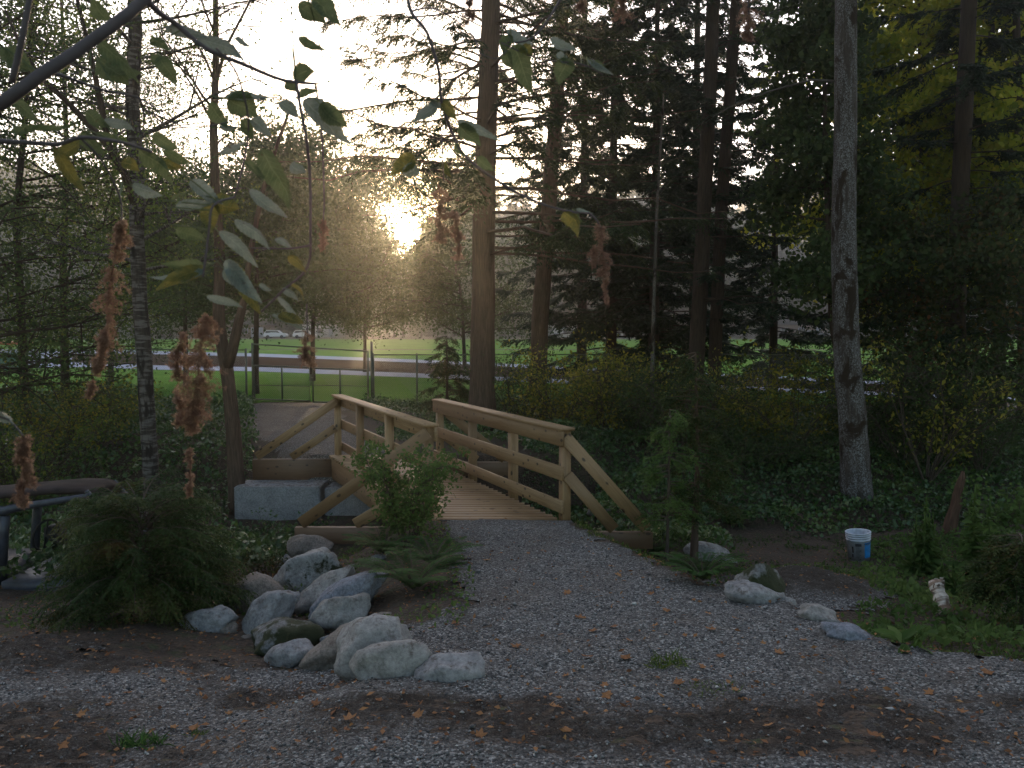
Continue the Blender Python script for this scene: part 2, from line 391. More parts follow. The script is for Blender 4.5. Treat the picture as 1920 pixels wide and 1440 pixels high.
def groundmat():
    m, t, n, b, o = mat('forest_floor'); k = NB(t); co = k.coords()
    a = k.noise(co, 1.3, 5, .6); f = k.noise(co, 26, 5, .7); v = k.voronoi(co, 38, 'F1', 1)
    c = k.mix(k.ramp(a, [(.35, 0.0), (.65, 1.0)]), (.030, .020, .013), (.055, .036, .024))
    c = k.mix(k.ramp(f, [(.5, 0.0), (.66, .8)]), c, (.10, .062, .035))
    g = k.noise(co, 5, 4, .6); c = k.mix(k.ramp(g, [(.55, 0.0), (.68, .6)]), c, (.03, .05, .012))
    k.link(c, b.inputs['Base Color']); b.inputs['Roughness'].default_value = .95
    k.bump(k.math('ADD', f, k.voronoi(co, 30)), b, .9, .03); return m
def gravelmat(name, tint=(1, 1, 1)):
    m, t, n, b, o = mat(name); k = NB(t); co = k.coords()
    cell = k.voronoi(co, 85, 'F1', 1); d1 = k.voronoi(co, 85, 'F1', 0); cell2 = k.voronoi(co, 130, 'F1', 1)
    sx = n.new('ShaderNodeSeparateColor'); k.link(cell, sx.inputs[0])
    c = k.ramp(sx.outputs[0], [(0, (.04*tint[0], .04*tint[1], .042*tint[2])), (.35, (.078*tint[0], .077*tint[1], .076*tint[2])), (.75, (.145*tint[0], .143*tint[1], .14*tint[2])), (1, (.33, .33, .32))])
    big = k.noise(co, 1.6, 4, .6); c = k.mix(k.ramp(big, [(.45, 0.0), (.7, .45)]), c, (.075, .055, .04))
    s = k.attr('rnd').outputs['Fac']; fn = k.noise(co, 14, 5, .7)
    mk = k.ramp(k.math('ADD', s, k.math('MULTIPLY', k.math('SUBTRACT', fn, .5), 1.3)), [(.24, 0.0), (.90, 1.0)])
    sn = k.noise(co, 60, 4, .7)
    c = k.mix(mk, c, k.ramp(sn, [(.3, (.020, .016, .013)), (.58, (.045, .036, .029)), (.72, (.12, .105, .09))]))
    k.link(c, b.inputs['Base Color']); b.inputs['Roughness'].default_value = .95; b.inputs['Specular IOR Level'].default_value = .15
    h = k.math('SUBTRACT', k.mix(mk, k.math('MULTIPLY', d1, -1.0), sn), 0.0) if False else k.math('ADD', k.math('MULTIPLY', d1, -1.3), k.math('MULTIPLY', fn, .8))
    k.bump(h, b, .8, .012); return m
def pebblemat():
    m, t, n, b, o = mat('pebbles'); k = NB(t)
    c = k.ramp(k.attr('rnd').outputs['Fac'], [(0, (.035, .035, .037)), (.4, (.08, .079, .078)), (.75, (.15, .148, .145)), (.95, (.28, .28, .275)), (1, (.46, .46, .44))])
    k.link(c, b.inputs['Base Color']); b.inputs['Roughness'].default_value = .8; return m

M = {}
M['ground'] = groundmat(); M['gravel'] = gravelmat('path_gravel'); M['pebble'] = pebblemat()
M['wood'] = woodmat('cut_lumber', (.235, .142, .070), (.38, .250, .132))
M['wood_dark'] = woodmat('dark_lumber', (.15, .088, .052), (.21, .13, .082))  # darker brown lumber for the end board, wing beams and shelter posts
M['concrete'] = rockmat('concrete', (.22, .222, .232), (.34, .342, .355), 0, .8, .15)
M['metal'] = plain('galvanised', (.13, .14, .115), .5, .4, var=.15)
M['wire'] = plain('fence_wire', (.26, .27, .26), .5, .4, var=.1)
M['field'] = None
def fieldmat():
    m, t, n, b, o = mat('mown_grass'); k = NB(t); co = k.coords()
    a = k.noise(co, .35, 4, .6); f = k.noise(k.mapping(co, (1, .35, 1)), 9, 4, .7)
    c = k.mix(k.ramp(a, [(.3, 0.0), (.7, 1.0)]), (.085, .185, .030), (.135, .25, .048))
    c = k.mix(k.ramp(f, [(.35, .5), (.6, 0.0)]), c, (.055, .12, .024))
    k.link(c, b.inputs['Base Color']); b.inputs['Roughness'].default_value = 1; b.inputs['Specular IOR Level'].default_value = .0; k.bump(f, b, .6, .05); return m
M['field'] = fieldmat()
M['infield'] = plain('infield_dirt', (.042, .028, .021), .95, nsc=1.2, var=.18)
M['chalk'] = plain('pale_concrete', (.30, .33, .41), 1.0, nsc=1.5, var=.12)
for k_ in ('infield', 'chalk'): M[k_].node_tree.nodes['Principled BSDF'].inputs['Specular IOR Level'].default_value = 0.0
M['farpath'] = gravelmat('far_gravel', (1.1, 1.0, .95))
M['bark_fir'] = barkmat('fir_bark', (.045, .030, .022), (.135, .090, .066))
M['bark_dark'] = barkmat('dark_bark', (.030, .022, .016), (.075, .052, .038))
M['bark_birch'] = barkmat('birch_bark', (.026, .020, .017), (.070, .056, .048), (.135, .122, .115), bands=True)
M['bark_alder'] = barkmat('alder_bark', (.034, .026, .022), (.072, .057, .049), (.20, .20, .205), .45)
M['bark_pale'] = barkmat('pale_bark', (.05, .04, .033), (.10, .085, .07), (.16, .155, .15), .5)
M['twig'] = plain('twig', (.060, .043, .032), .9, nsc=20)
M['stem_violet'] = plain('shrub_stem', (.060, .050, .058), .7, nsc=20)
M['fir'] = leafmat('fir_needles', [(.012, .022, .008), (.028, .045, .014), (.050, .070, .020)], .30)
M['fir_dark'] = leafmat('dark_needles', [(.010, .020, .011), (.020, .038, .018), (.034, .055, .022)], .25)
M['cedar'] = leafmat('cedar_spray', [(.014, .028, .010), (.026, .048, .013), (.048, .062, .015), (.085, .036, .014)], .25, nsc=3)
M['leaf'] = leafmat('green_leaf', [(.030, .050, .012), (.060, .095, .020), (.10, .14, .025), (.19, .17, .03)], .5)
M['leaf_dull'] = leafmat('dull_leaf', [(.022, .040, .014), (.045, .070, .022), (.075, .10, .030)], .4)
M['leaf_yellow'] = leafmat('yellowing_leaf', [(.04, .06, .013), (.11, .13, .022), (.25, .22, .03), (.36, .26, .04)], .45)
M['leaf_maple'] = leafmat('maple_leaf', [(.08, .13, .014), (.19, .24, .02), (.36, .36, .025), (.50, .34, .035)], .75)
M['leaf_red'] = leafmat('reddening_leaf', [(.020, .035, .012), (.030, .048, .014), (.045, .055, .016), (.15, .055, .02)], .4)
M['bramble'] = leafmat('bramble_leaf', [(.018, .045, .013), (.036, .078, .020), (.060, .115, .026), (.10, .13, .026)], .25, .38, .5)
M['fern'] = leafmat('fern_frond', [(.020, .050, .013), (.035, .085, .020), (.055, .115, .024)], .45, spec=.08, nsc=4)
M['weed'] = leafmat('weed_leaf', [(.04, .075, .018), (.07, .12, .028), (.11, .16, .04)], .35, nsc=4)
M['grass'] = leafmat('grass_blade', [(.03, .06, .012), (.06, .10, .02), (.12, .13, .03)], .35, nsc=2)
M['bud'] = budmat('felted_leaf', (.035, .058, .022), (.075, .10, .045))
M['bud_pale'] = budmat('felted_leaf_pale', (.070, .100, .085), (.13, .165, .15), .25)
M['bud_yellow'] = budmat('felted_leaf_yellow', (.04, .055, .018), (.14, .12, .025), .3, .5)
M['panicle'] = leafmat('dry_flower', [(.085, .048, .036), (.19, .112, .08), (.37, .255, .18)], .55, .8, nsc=20)
M['litter'] = leafmat('dead_leaf', [(.09, .040, .022), (.19, .085, .040), (.30, .15, .065), (.34, .23, .09)], .15, .7, nsc=6)
M['rust'] = plain('rust', (.12, .045, .022), .9, nsc=14, var=.5, bump=.3)
M['old_paint'] = plain('old_blue_paint', (.040, .045, .062), .5, nsc=9, var=.45, bump=.2)
M['black'] = plain('black_rubber', (.012, .012, .013), .7)
M['white_plastic'] = plain('white_plastic', (.52, .55, .63), .5, nsc=16, var=.22)
M['blue_print'] = plain('blue_print', (.02, .22, .55), .5, nsc=20, var=.3)
M['ink'] = plain('ink', (.02, .02, .03), .6)
M['glass'] = plain('dark_glass', (.02, .025, .03), .15)
M['car_white'] = plain('car_white', (.60, .62, .66), .3, var=.03)
M['car_dark'] = plain('car_dark', (.06, .07, .10), .3, var=.05)
M['wall_brown'] = plain('house_wall_brown', (.13, .085, .06), .9, nsc=2)
M['wall_pale'] = plain('house_wall_pale', (.40, .42, .46), .9, nsc=2)
M['roof'] = plain('roof_shingle', (.06, .055, .055), .9, nsc=4)
M['red_roof'] = plain('red_roof', (.40, .085, .045), .6, nsc=4)
M['green_panel'] = plain('green_panel', (.05, .16, .12), .7, nsc=4)
M['hill'] = plain('forested_hill', (.030, .046, .022), .95, nsc=.12, var=.6, bump=.6)
M['rockA'] = rockmat('rock_pale', (.155, .15, .142), (.26, .25, .237), 0, .25, .35)
M['rockB'] = rockmat('rock_grey', (.14, .14, .147), (.26, .26, .272), 0, .45, .35)
M['rockC'] = rockmat('rock_blue', (.13, .14, .17), (.26, .28, .33), 0, .15)
M['rockD'] = rockmat('rock_mossy', (.10, .10, .10), (.25, .25, .26), .75, .3, .2)
M['rockE'] = rockmat('rock_brown', (.13, .11, .095), (.24, .21, .185), 0, .2)
M['rockF'] = rockmat('rock_white', (.175, .17, .165), (.30, .29, .285), 0, .45, .3)
M['rockG'] = rockmat('rock_half_moss', (.18, .178, .175), (.32, .315, .31), .22, .35, .4)

# ------------------------------------------------------------------ ground
def axis(lo, hi, flo, fhi, step, g=1.12):
    c = list(np.arange(flo, fhi+1e-6, step)); s = step
    while c[-1] < hi: s *= g; c.append(min(hi, c[-1]+s))
    s = step; a = [flo]
    while a[-1] > lo: s *= g; a.append(max(lo, a[-1]-s))
    return np.array(a[:0:-1] + c)
def sheet(name, xs, ys, mask=None, zoff=0.0, m=None, attr=None):
    X, Y = np.meshgrid(xs, ys); Z = terrain(X, Y) + zoff
    V = np.stack([X, Y, Z], -1).reshape(-1, 3); nx = len(xs); ny = len(ys)
    j, i = np.meshgrid(np.arange(nx-1), np.arange(ny-1)); a = (i*nx+j).ravel()
    Q = np.stack([a, a+1, a+nx+1, a+nx], 1)
    if mask is not None:
        xc = (xs[:-1]+xs[1:])/2; yc = (ys[:-1]+ys[1:])/2; XC, YC = np.meshgrid(xc, yc)
        Q = Q[mask(XC, YC).ravel()]
        used = np.unique(Q); mp = np.zeros(len(V), np.int64); mp[used] = np.arange(len(used)); V = V[used]; Q = mp[Q]
    b = MB(); b.add(V, Q, rnd=0 if attr is None else attr(V[:, 0], V[:, 1]))
    return b.build(name, m, smooth=True)
gx = axis(-420, 420, -6, 6.5, .10); gy = axis(-60, 420, 2.2, 16.5, .10)
tag(sheet('ground', gx, gy, m=M['ground']), kind='structure')
def path_mask(x, y):
    xr = np.interp(y, XRY, XRX); xl = np.interp(y, XLY, XLX)
    e = fbm(x*2.5, y*2.5, 41)*.26 + fbm(x*12, y*12, 43)*.16
    main = (x < xr+e-.02) & (x > xl+e+.05) & (y < 9.79)
    fore = (y < 5.15 + np.clip(-x-1, 0, 3)*.3 + np.clip(x+1.1, 0, .8)*.9 + e) & (x < 0)
    heap = (((x-2.75)/.95)**2+((y-8.1)/1.0)**2 < 1+e*2)
    side = (x > xr) & (y < 6.1 - (x-2.2)*.55 + e)
    return main | fore | heap | side
tag(sheet('gravel_path', np.arange(-5.5, 5.5, .045), np.arange(2.3, 9.81, .045), path_mask, .010, M['gravel'], soil), kind='structure')
def fpath_mask(x, y):
    c = np.interp(y, [14.9, 17, 20, 23, 26.5], [-2.9, -4.1, -5.2, -6.1, -6.6]); w = np.interp(y, [14.9, 17, 26.5], [.85, 1.1, 1.5])
    return (np.abs(x-c+fbm(x, y, 51)*.5) < w) & (y > 14.92)
tag(sheet('far_path', np.arange(-11, 0, .12), np.arange(14.9, 26.6, .12), fpath_mask, .012, M['farpath'], lambda x, y: .15+0*x), kind='structure')
tag(sheet('playing_field', axis(-150, 150, -25, 25, .8), axis(25.6, 150, 25.6, 40, .5), lambda x, y: (y > 25.6+fbm(x*.7, y*.7, 61)*.8), .012, M['field']), kind='structure')
def zplane(px, py):
    d = ray(px, py); return CAM + d*((.0-CAMZ)/d.z)
def ribbon(name, top, bot, z, m):
    b = MB(); n = 0; V = []
    for (x, yt), (x2, yb) in zip(top, bot):
        p = zplane(x, yt); q = zplane(x2, yb); V += [(p.x, p.y, gz(p.x, p.y)+z), (q.x, q.y, gz(q.x, q.y)+z)]
    b.add(V, [(2*i, 2*i+1, 2*i+3, 2*i+2) for i in range(len(top)-1)])
    return tag(b.build(name, m), kind='structure')
UX = [-700, 20, 90, 160, 300, 480, 810, 1355, 1920, 2600]
UT = [654, 656, 656, 656, 659, 663, 676, 702, 727, 757]; UB = [658, 672, 668, 661, 664, 668, 680.5, 707, 732, 762]
LT = [690, 680, 680, 681, 686, 689, 702, 724, 748, 777]; LB = [700, 692, 690, 689, 694, 697, 710, 731.5, 756, 786]
ribbon('dirt_track', list(zip(UX, [v+1.0 for v in UB])), list(zip(UX, [v+1.0 for v in LT])), .020, M['infield'])
ribbon('pale_strip', list(zip(UX, UT)), list(zip(UX, [v+1.0 for v in UB])), .028, M['chalk'])
ribbon('pale_strip', list(zip(UX, LT)), list(zip(UX, LB)), .028, M['chalk'])
ribbon('pale_strip', [(-20, 671), (20, 671), (60, 671), (100, 668), (135, 664)], [(-20, 682), (20, 682), (60, 682), (100, 682), (135, 684)], .034, M['chalk'])
# hills far behind
def hills():
    b = MB(); xs = np.linspace(-420, 420, 141); ys = np.linspace(300, 415, 24)
    X, Y = np.meshgrid(xs, ys)
    t = sstep((Y-300)/75)
    Hh = 26 + 5*np.sin(X*.03+2.2) + 44*np.exp(-((X-132)/42)**2) + 34*np.exp(-((X+165)/45)**2) + 30*sstep((np.abs(X)-220)/80)
    rough = fbm(X*.10, Y*.10, 71)*9 + RN.random(X.shape)*4.5
    Z = 1.5 + t*(Hh+rough)
    nx = len(xs); V = np.stack([X, Y, Z], -1).reshape(-1, 3)
    j, i = np.meshgrid(np.arange(nx-1), np.arange(len(ys)-1)); a = (i*nx+j).ravel()
    b.add(V, np.stack([a, a+1, a+nx+1, a+nx], 1)); tag(b.build('hills', M['hill']), kind='structure')
hills()

# ------------------------------------------------------------------ loose gravel and litter
def pebbles():
    b = MB(); n = 46000
    y = 2.35 + 6.6*RN.random(n)**1.5; x = (RN.random(n)-.5)*2*(.55+.66*y)*1.0
    ok = path_mask(x+RN.normal(size=n)*.10, y+RN.normal(size=n)*.10) | (RN.random(n) < .05); ok &= (soil(x, y) < .45) | (RN.random(n) < .25)
    x = x[ok]; y = y[ok]; n = len(x)
    r = .003 + .006*RN.random(n)**2.2; r[RN.random(n) < .008] *= 2.4
    z = terrain(x, y) + .012 + r*.35
    base = np.array([(1,0,0),(0,1,0),(-1,0,0),(0,-1,0),(0,0,1),(0,0,-1)], float)
    sc = (.6+.8*RN.random((n, 6, 3)))*r[:, None, None]
    an = RN.random(n)*6.28; c, s = np.cos(an), np.sin(an)
    v = base[None]*sc*np.array([1.3, 1, .75]); v[..., :2] += (RN.random((n, 6, 2))-.5)*r[:, None, None]*.7
    vx = v[..., 0]*c[:, None]-v[..., 1]*s[:, None]; vy = v[..., 0]*s[:, None]+v[..., 1]*c[:, None]
    V = np.stack([vx+x[:, None], vy+y[:, None], v[..., 2]+z[:, None]], -1).reshape(-1, 3)
    t = np.array([(0,1,4),(1,2,4),(2,3,4),(3,0,4),(1,0,5),(2,1,5),(3,2,5),(0,3,5)])
    T = (t[None]+(np.arange(n)*6)[:, None, None]).reshape(-1, 3)
    b.add(V, t=T, rnd=np.repeat(RN.random(n), 6))
    tag(b.build('loose_gravel', M['pebble']), 'loose grey gravel stones strewn over the path', 'gravel', kind='stuff')
pebbles()
def crumbs():
    b = MB(); n = 9000
    y = 2.4+9*RN.random(n)**1.3; x = (RN.random(n)-.5)*2*(.5+.66*y)
    keep = RN.random(n) < np.where(path_mask(x, y), np.where(soil(x, y) > .4, .8, .25), 1.0)
    x = x[keep]; y = y[keep]; n = len(x); z = terrain(x, y)+.018
    D = rdir(n, 0); D[:, 2] *= .25; Nn = rdir(n, 1.6)
    b.blades(np.stack([x, y, z], 1), D, Nn, .015+.035*RN.random(n), .008+.018*RN.random(n), RN.random(n)*.75)
    tag(b.build('leaf_litter', M['litter']), 'small brown leaf scraps littering the soil and gravel', 'leaf litter', kind='stuff')
crumbs()
# maple-like fallen leaves, each one a thing
def maple_leaf_mesh(seed):
    rr = random.Random(seed); b = MB(); pts = [(0, 0, 0)]
    out_ = []
    for k in range(5):
        a = rad(-110+55*k)+rr.uniform(-.1, .1); L = (.62, .85, 1.0, .85, .62)[k]*rr.uniform(.85, 1.1)
        a0 = a - rad(27)
        out_.append((math.sin(a0)*.50, math.cos(a0)*.50, rr.uniform(-.02, .05)))
        out_.append((math.sin(a-.24)*L*.74, math.cos(a-.24)*L*.74, rr.uniform(.0, .14)))
        out_.append((math.sin(a)*L, math.cos(a)*L, rr.uniform(-.05, .32)))
        out_.append((math.sin(a+.24)*L*.74, math.cos(a+.24)*L*.74, rr.uniform(.0, .14)))
    out_.append((.05, -.2, 0))
    V = [(0, 0, .05)] + out_; n = len(out_)
    b.add(np.array(V), t=[(0, 1+i, 1+(i+1) % n) for i in range(n)], rnd=rr.uniform(.15, .95))
    b.tube([(0, -.05, .03), (.06, -.5, .0), (.15, -.95, .06)], [.02, .015, .015], 4, rnd=.2)
    return b
LEAFPX = [(493,1075),(1240,1055),(1010,1015),(880,1020),(1066,1115),(1260,1095),(1222,1118),(1204,1090),(1330,1157),(1380,1168),(1337,1188),(1150,1180),(1110,1188),(1226,1181),(1283,1198),(1180,1210),(950,1130),(948,1110),(1148,1065),(1318,1256),(1316,1258),(1302,1283),(1268,1288),(1430,1212),(1508,1203),(1565,1190),(1655,1278),(1852,1272),(1440,1368),(1136,1291),(1137,1307),(1008,1299),(970,1215),(1162,1085),(781,1357),(655,1362),(650,1378),(640,1275),(325,1368),(360,1372),(280,1378),(202,1323),(212,1264),(305,1281),(515,1408),(118,1405),(590,1325),(710,1325),(390,1268),(425,1275),(345,1265),(52,1265),(1350,1232),(1575,1168),(1460,1230),(1800,1340),(850,1170),(1086,1160),(915,1055),(990,1040),(1060,1270),(1100,1240),(1172,1240),(1040,1330),(1060,1375),(900,1385),(820,1410),(560,1400),(430,1340),(470,1300),(1700,1230),(1640,1390),(1540,1330),(1380,1300),(1250,1150),(1300,1130),(700,1420),(240,1300),(150,1345),(1745,1300)]
_lm = [maple_leaf_mesh(i).build('fallen_leaf', M['litter'], smooth=True) for i in range(5)]
_used = set()
for i, (x, y) in enumerate(LEAFPX):
    k = i % 5
    if k in _used: o = _lm[k].copy(); COL.objects.link(o)
    else: o = _lm[k]; _used.add(k)
    p = ground_at(x, y); z = float(terrain(p.x, p.y))+.022
    o.location = (p.x, p.y, z); s = random.uniform(.026, .055); o.scale = (s, s, s*random.uniform(.6, 1.2))
    o.rotation_euler = (random.uniform(-.3, .3), random.uniform(-.3, .3), random.uniform(0, 6.28))
    tag(o, 'dry orange-brown fallen leaf lying on the gravel', 'leaf', 'fallen leaves on the path')
for i, (x, y) in enumerate([(880, 975), (900, 938), (835, 940), (950, 930), (1000, 955), (925, 960), (870, 905)]):
    o = _lm[i % 5].copy(); COL.objects.link(o); p = zplane(x, y-3)
    o.location = (p.x, p.y, .006); s = random.uniform(.02, .035); o.scale = (s, s, s*.7); o.rotation_euler = (0, 0, random.uniform(0, 6.28))
    tag(o, 'small dark fallen leaf lying on the bridge deck', 'leaf', 'fallen leaves on the bridge deck')

# ------------------------------------------------------------------ footbridge
def bridge():
    root = empty('footbridge', (-.2, 9.8, 0), 'small new timber footbridge with plank deck and braced side railings over the creek', 'footbridge')
    O = Vector(root.location)
    def B(mb, name, m, **k): return mb.build(name, m, root, off=O)
    K = -.446
    y0, y1 = 9.80, 14.95
    def lx(y): return -1.0 + K*(y-9.8)
    def rx(y): return .56 + K*(y-9.8)
    mb = MB(); y = y0
    while y < y1:
        w = .138; yc = y + w/2; ov = random.uniform(-.012, .012)
        mb.board((lx(yc)-.02+ov, yc, -.019), (rx(yc)+.02+ov, yc, -.019), w-.010, .038, (0, 1, 0), .006)
        y += w+.004
    B(mb, 'deck', M['wood'])
    for s, fx in (('l', lx), ('r', rx), ('m', lambda y: (lx(y)+rx(y))/2)):
        mb = MB(); o_ = .05 if s == 'l' else (-.05 if s == 'r' else 0)
        mb.board((fx(y0+.05)+o_, y0+.05, -.04-.19), (fx(y1)+o_, y1, -.04-.19), .37, .09, (0, 0, 1))
        B(mb, 'stringer', M['wood'])
    mb = MB(); mb.board((lx(y0), y0-.02, -.09), (rx(y0), y0-.02, -.09), .14, .038); B(mb, 'end_board', M['wood_dark'])
    lp = [10.25, 11.88, 13.5, 15.05]; rp = [9.86, 11.25, 12.65, 14.05]
    LXP = lambda y: -1.07 + K*(y-10.3); RXP = lambda y: .64 + K*(y-9.85)
    d = Vector((K, 1, 0)).normalized(); nrm_ = Vector((1, -K, 0)).normalized()     # nrm_ points right
    for fx, ys, sg in ((LXP, lp, 1), (RXP, rp, -1)):
        for y in ys:
            for zz in (-.10, -.28):
                c_ = Vector((fx(y), y, zz))-nrm_*sg*.056; mb = MB(); mb.tube([c_, c_-nrm_*sg*.014], [.016, .013], 8); B(mb, 'bolt', M['metal'])
            mb = MB(); mb.board((fx(y), y, -.42), (fx(y), y, 1.065), .11, .11, (d.x, d.y, 0), .005); B(mb, 'post', M['wood'])
        a, b_ = ys[0], ys[-1]
        pa = Vector((fx(a), a, 0)) - d*.09; pb = Vector((fx(b_), b_, 0)) + d*.09
        mb = MB(); mb.board(pa+Vector((0, 0, 1.085))+nrm_*sg*.012, pb+Vector((0, 0, 1.085))+nrm_*sg*.012, .20, .038, nrm_, .004); B(mb, 'cap_rail', M['wood'])
        ins = nrm_*sg*.0765
        for nm, z, hh in (('top_rail', .975, .178), ('middle_rail', .56, .165), ('bottom_rail', .155, .15)):
            mb = MB(); mb.board(pa+Vector((0, 0, z))+ins, pb+Vector((0, 0, z))+ins, hh, .038, (0, 0, 1)); B(mb, nm, M['wood'])
    def wing(px_, y, xe, zb, hb, zt1, zt2, xi, side, m1='wood'):
        # timber wing: horizontal beam + two braces up to the post, all just in front of the post
        mb = MB(); mb.board((px_+side*.06, y+.02, zb-hb/2), (xe, y+.02, zb-hb/2), hb, .09, (0, 0, 1)); B(mb, 'wing_beam', M['wood_dark'])
        mb = MB(); mb.board((xe+(-side)*.09, y, zb+.06), (px_+side*.01, y-.078, zt1), .15, .04, (0, 0, 1), .004, .02); B(mb, 'brace', M['wood'])
        mb = MB(); mb.board((xi, y, zb+.05), (px_+side*.04, y-.078, zt2), .14, .04, (0, 0, 1), .004, .02); B(mb, 'brace', M['wood'])
    wing(LXP(lp[0]), lp[0]-.02, -2.72, -.20, .21, .99, .36, -1.95, -1)
    wing(LXP(lp[3]), lp[3]-.02, -4.75, -.08, .42, .98, .50, -4.02, -1)
    wing(RXP(rp[0]), rp[0], 1.70, -.17, .20, .98, .52, 1.22, 1)
    wing(RXP(rp[3]), rp[3], -.05, .02, .24, .98, .52, -.62, 1)
bridge()
def block(name, c, size, label, rz=0):
    import bmesh
    bm = bmesh.new(); bmesh.ops.create_cube(bm, size=1)
    bmesh.ops.scale(bm, vec=size, verts=bm.verts)
    bmesh.ops.bevel(bm, geom=bm.edges[:], offset=.018, segments=2, affect='EDGES')
    bmesh.ops.subdivide_edges(bm, edges=bm.edges[:], cuts=2, use_grid_fill=True)
    for v in bm.verts:
        v.co += Vector((RN.normal(), RN.normal(), RN.normal()))*.002
    me = bpy.data.meshes.new(name); bm.to_mesh(me); bm.free(); me.materials.append(M['concrete'])
    o = bpy.data.objects.new(name, me); COL.objects.link(o); o.location = c; o.rotation_euler = (0, 0, rz)
    return tag(o, label, 'concrete block', 'concrete abutment blocks')
block('concrete_block', (-4.10, 14.62, -.80), (1.5, .70, .70), 'pale rectangular concrete block under the far left wing of the bridge')
block('concrete_block', (-2.88, 14.72, -.83), (.85, .62, .66), 'concrete block half hidden beneath the far end of the bridge deck')
block('concrete_block', (-.4, 10.15, -.55), (1.9, .40, .70), 'concrete block beneath the near end of the bridge deck')

# ------------------------------------------------------------------ rocks
def rock(px0, py0, px1, py1, rot, m, label, seed, depth=None, flat=.0, dz=0):
    w = px1-px0; h = py1-py0; cx = (px0+px1)/2; cyy = (py0+py1)/2
    g = ground_at(cx, py1-h*.12)
    Y = g.y + .10 if depth is None else depth
    c = at(cx, cyy, Y+.10); s = c.y/F
    a = rad(rot)
    # half axes in the picture plane so that the rotated ellipse fills the box
    ca, sa = abs(math.cos(a)), abs(math.sin(a))
    W2, H2 = w/2*s, h/2*s
    if rot:
        den = ca**4 - sa**4
        A2 = (W2**2*ca**2 - H2**2*sa**2)/den if abs(den) > .05 else (W2**2)*1.35
        B2 = (H2**2*ca**2 - W2**2*sa**2)/den if abs(den) > .05 else (W2**2)*.45
        A = math.sqrt(max(A2, (W2*.6)**2)); Bv = math.sqrt(max(B2, (min(W2, H2)*.55)**2))
    else: A, Bv = W2, H2
    import bmesh
    bm = bmesh.new(); bmesh.ops.create_icosphere(bm, subdivisions=4, radius=1)
    rr = random.Random(seed); planes = []
    for _ in range(15):
        v = Vector((rr.gauss(0, 1), rr.gauss(0, 1), rr.gauss(0, 1))).normalized(); planes.append((v, rr.uniform(.70, .93)))
    from mathutils import noise as mn
    ofs = Vector((seed*3.1, seed*1.7, seed*.9))
    for v in bm.verts:
        p = v.co.copy(); 
        for (n_, d_) in planes:
            t = p.dot(n_)-d_
            if t > 0: p -= n_*t*.90
        p *= 1 + .16*mn.noise(p*1.3+ofs) + .09*mn.noise(p*3.1+ofs) + .045*mn.noise(p*8+ofs)
        v.co = Vector((p.x*A*1.17, p.y*(A+Bv)*.5*1.05, p.z*Bv*1.15))
        q = v.co.copy(); v.co = Vector((q.x*math.cos(a)-q.z*math.sin(a), q.y, q.x*math.sin(a)+q.z*math.cos(a)))
    me = bpy.data.meshes.new('rock'); bm.to_mesh(me); bm.free()
    for p_ in me.polygons: p_.use_smooth = True
    me.materials.append(M[m]); o = bpy.data.objects.new('rock', me); COL.objects.link(o); o.location = c + Vector((0, 0, dz))
    return tag(o, label, 'rock', 'rocks lining the gravel path')
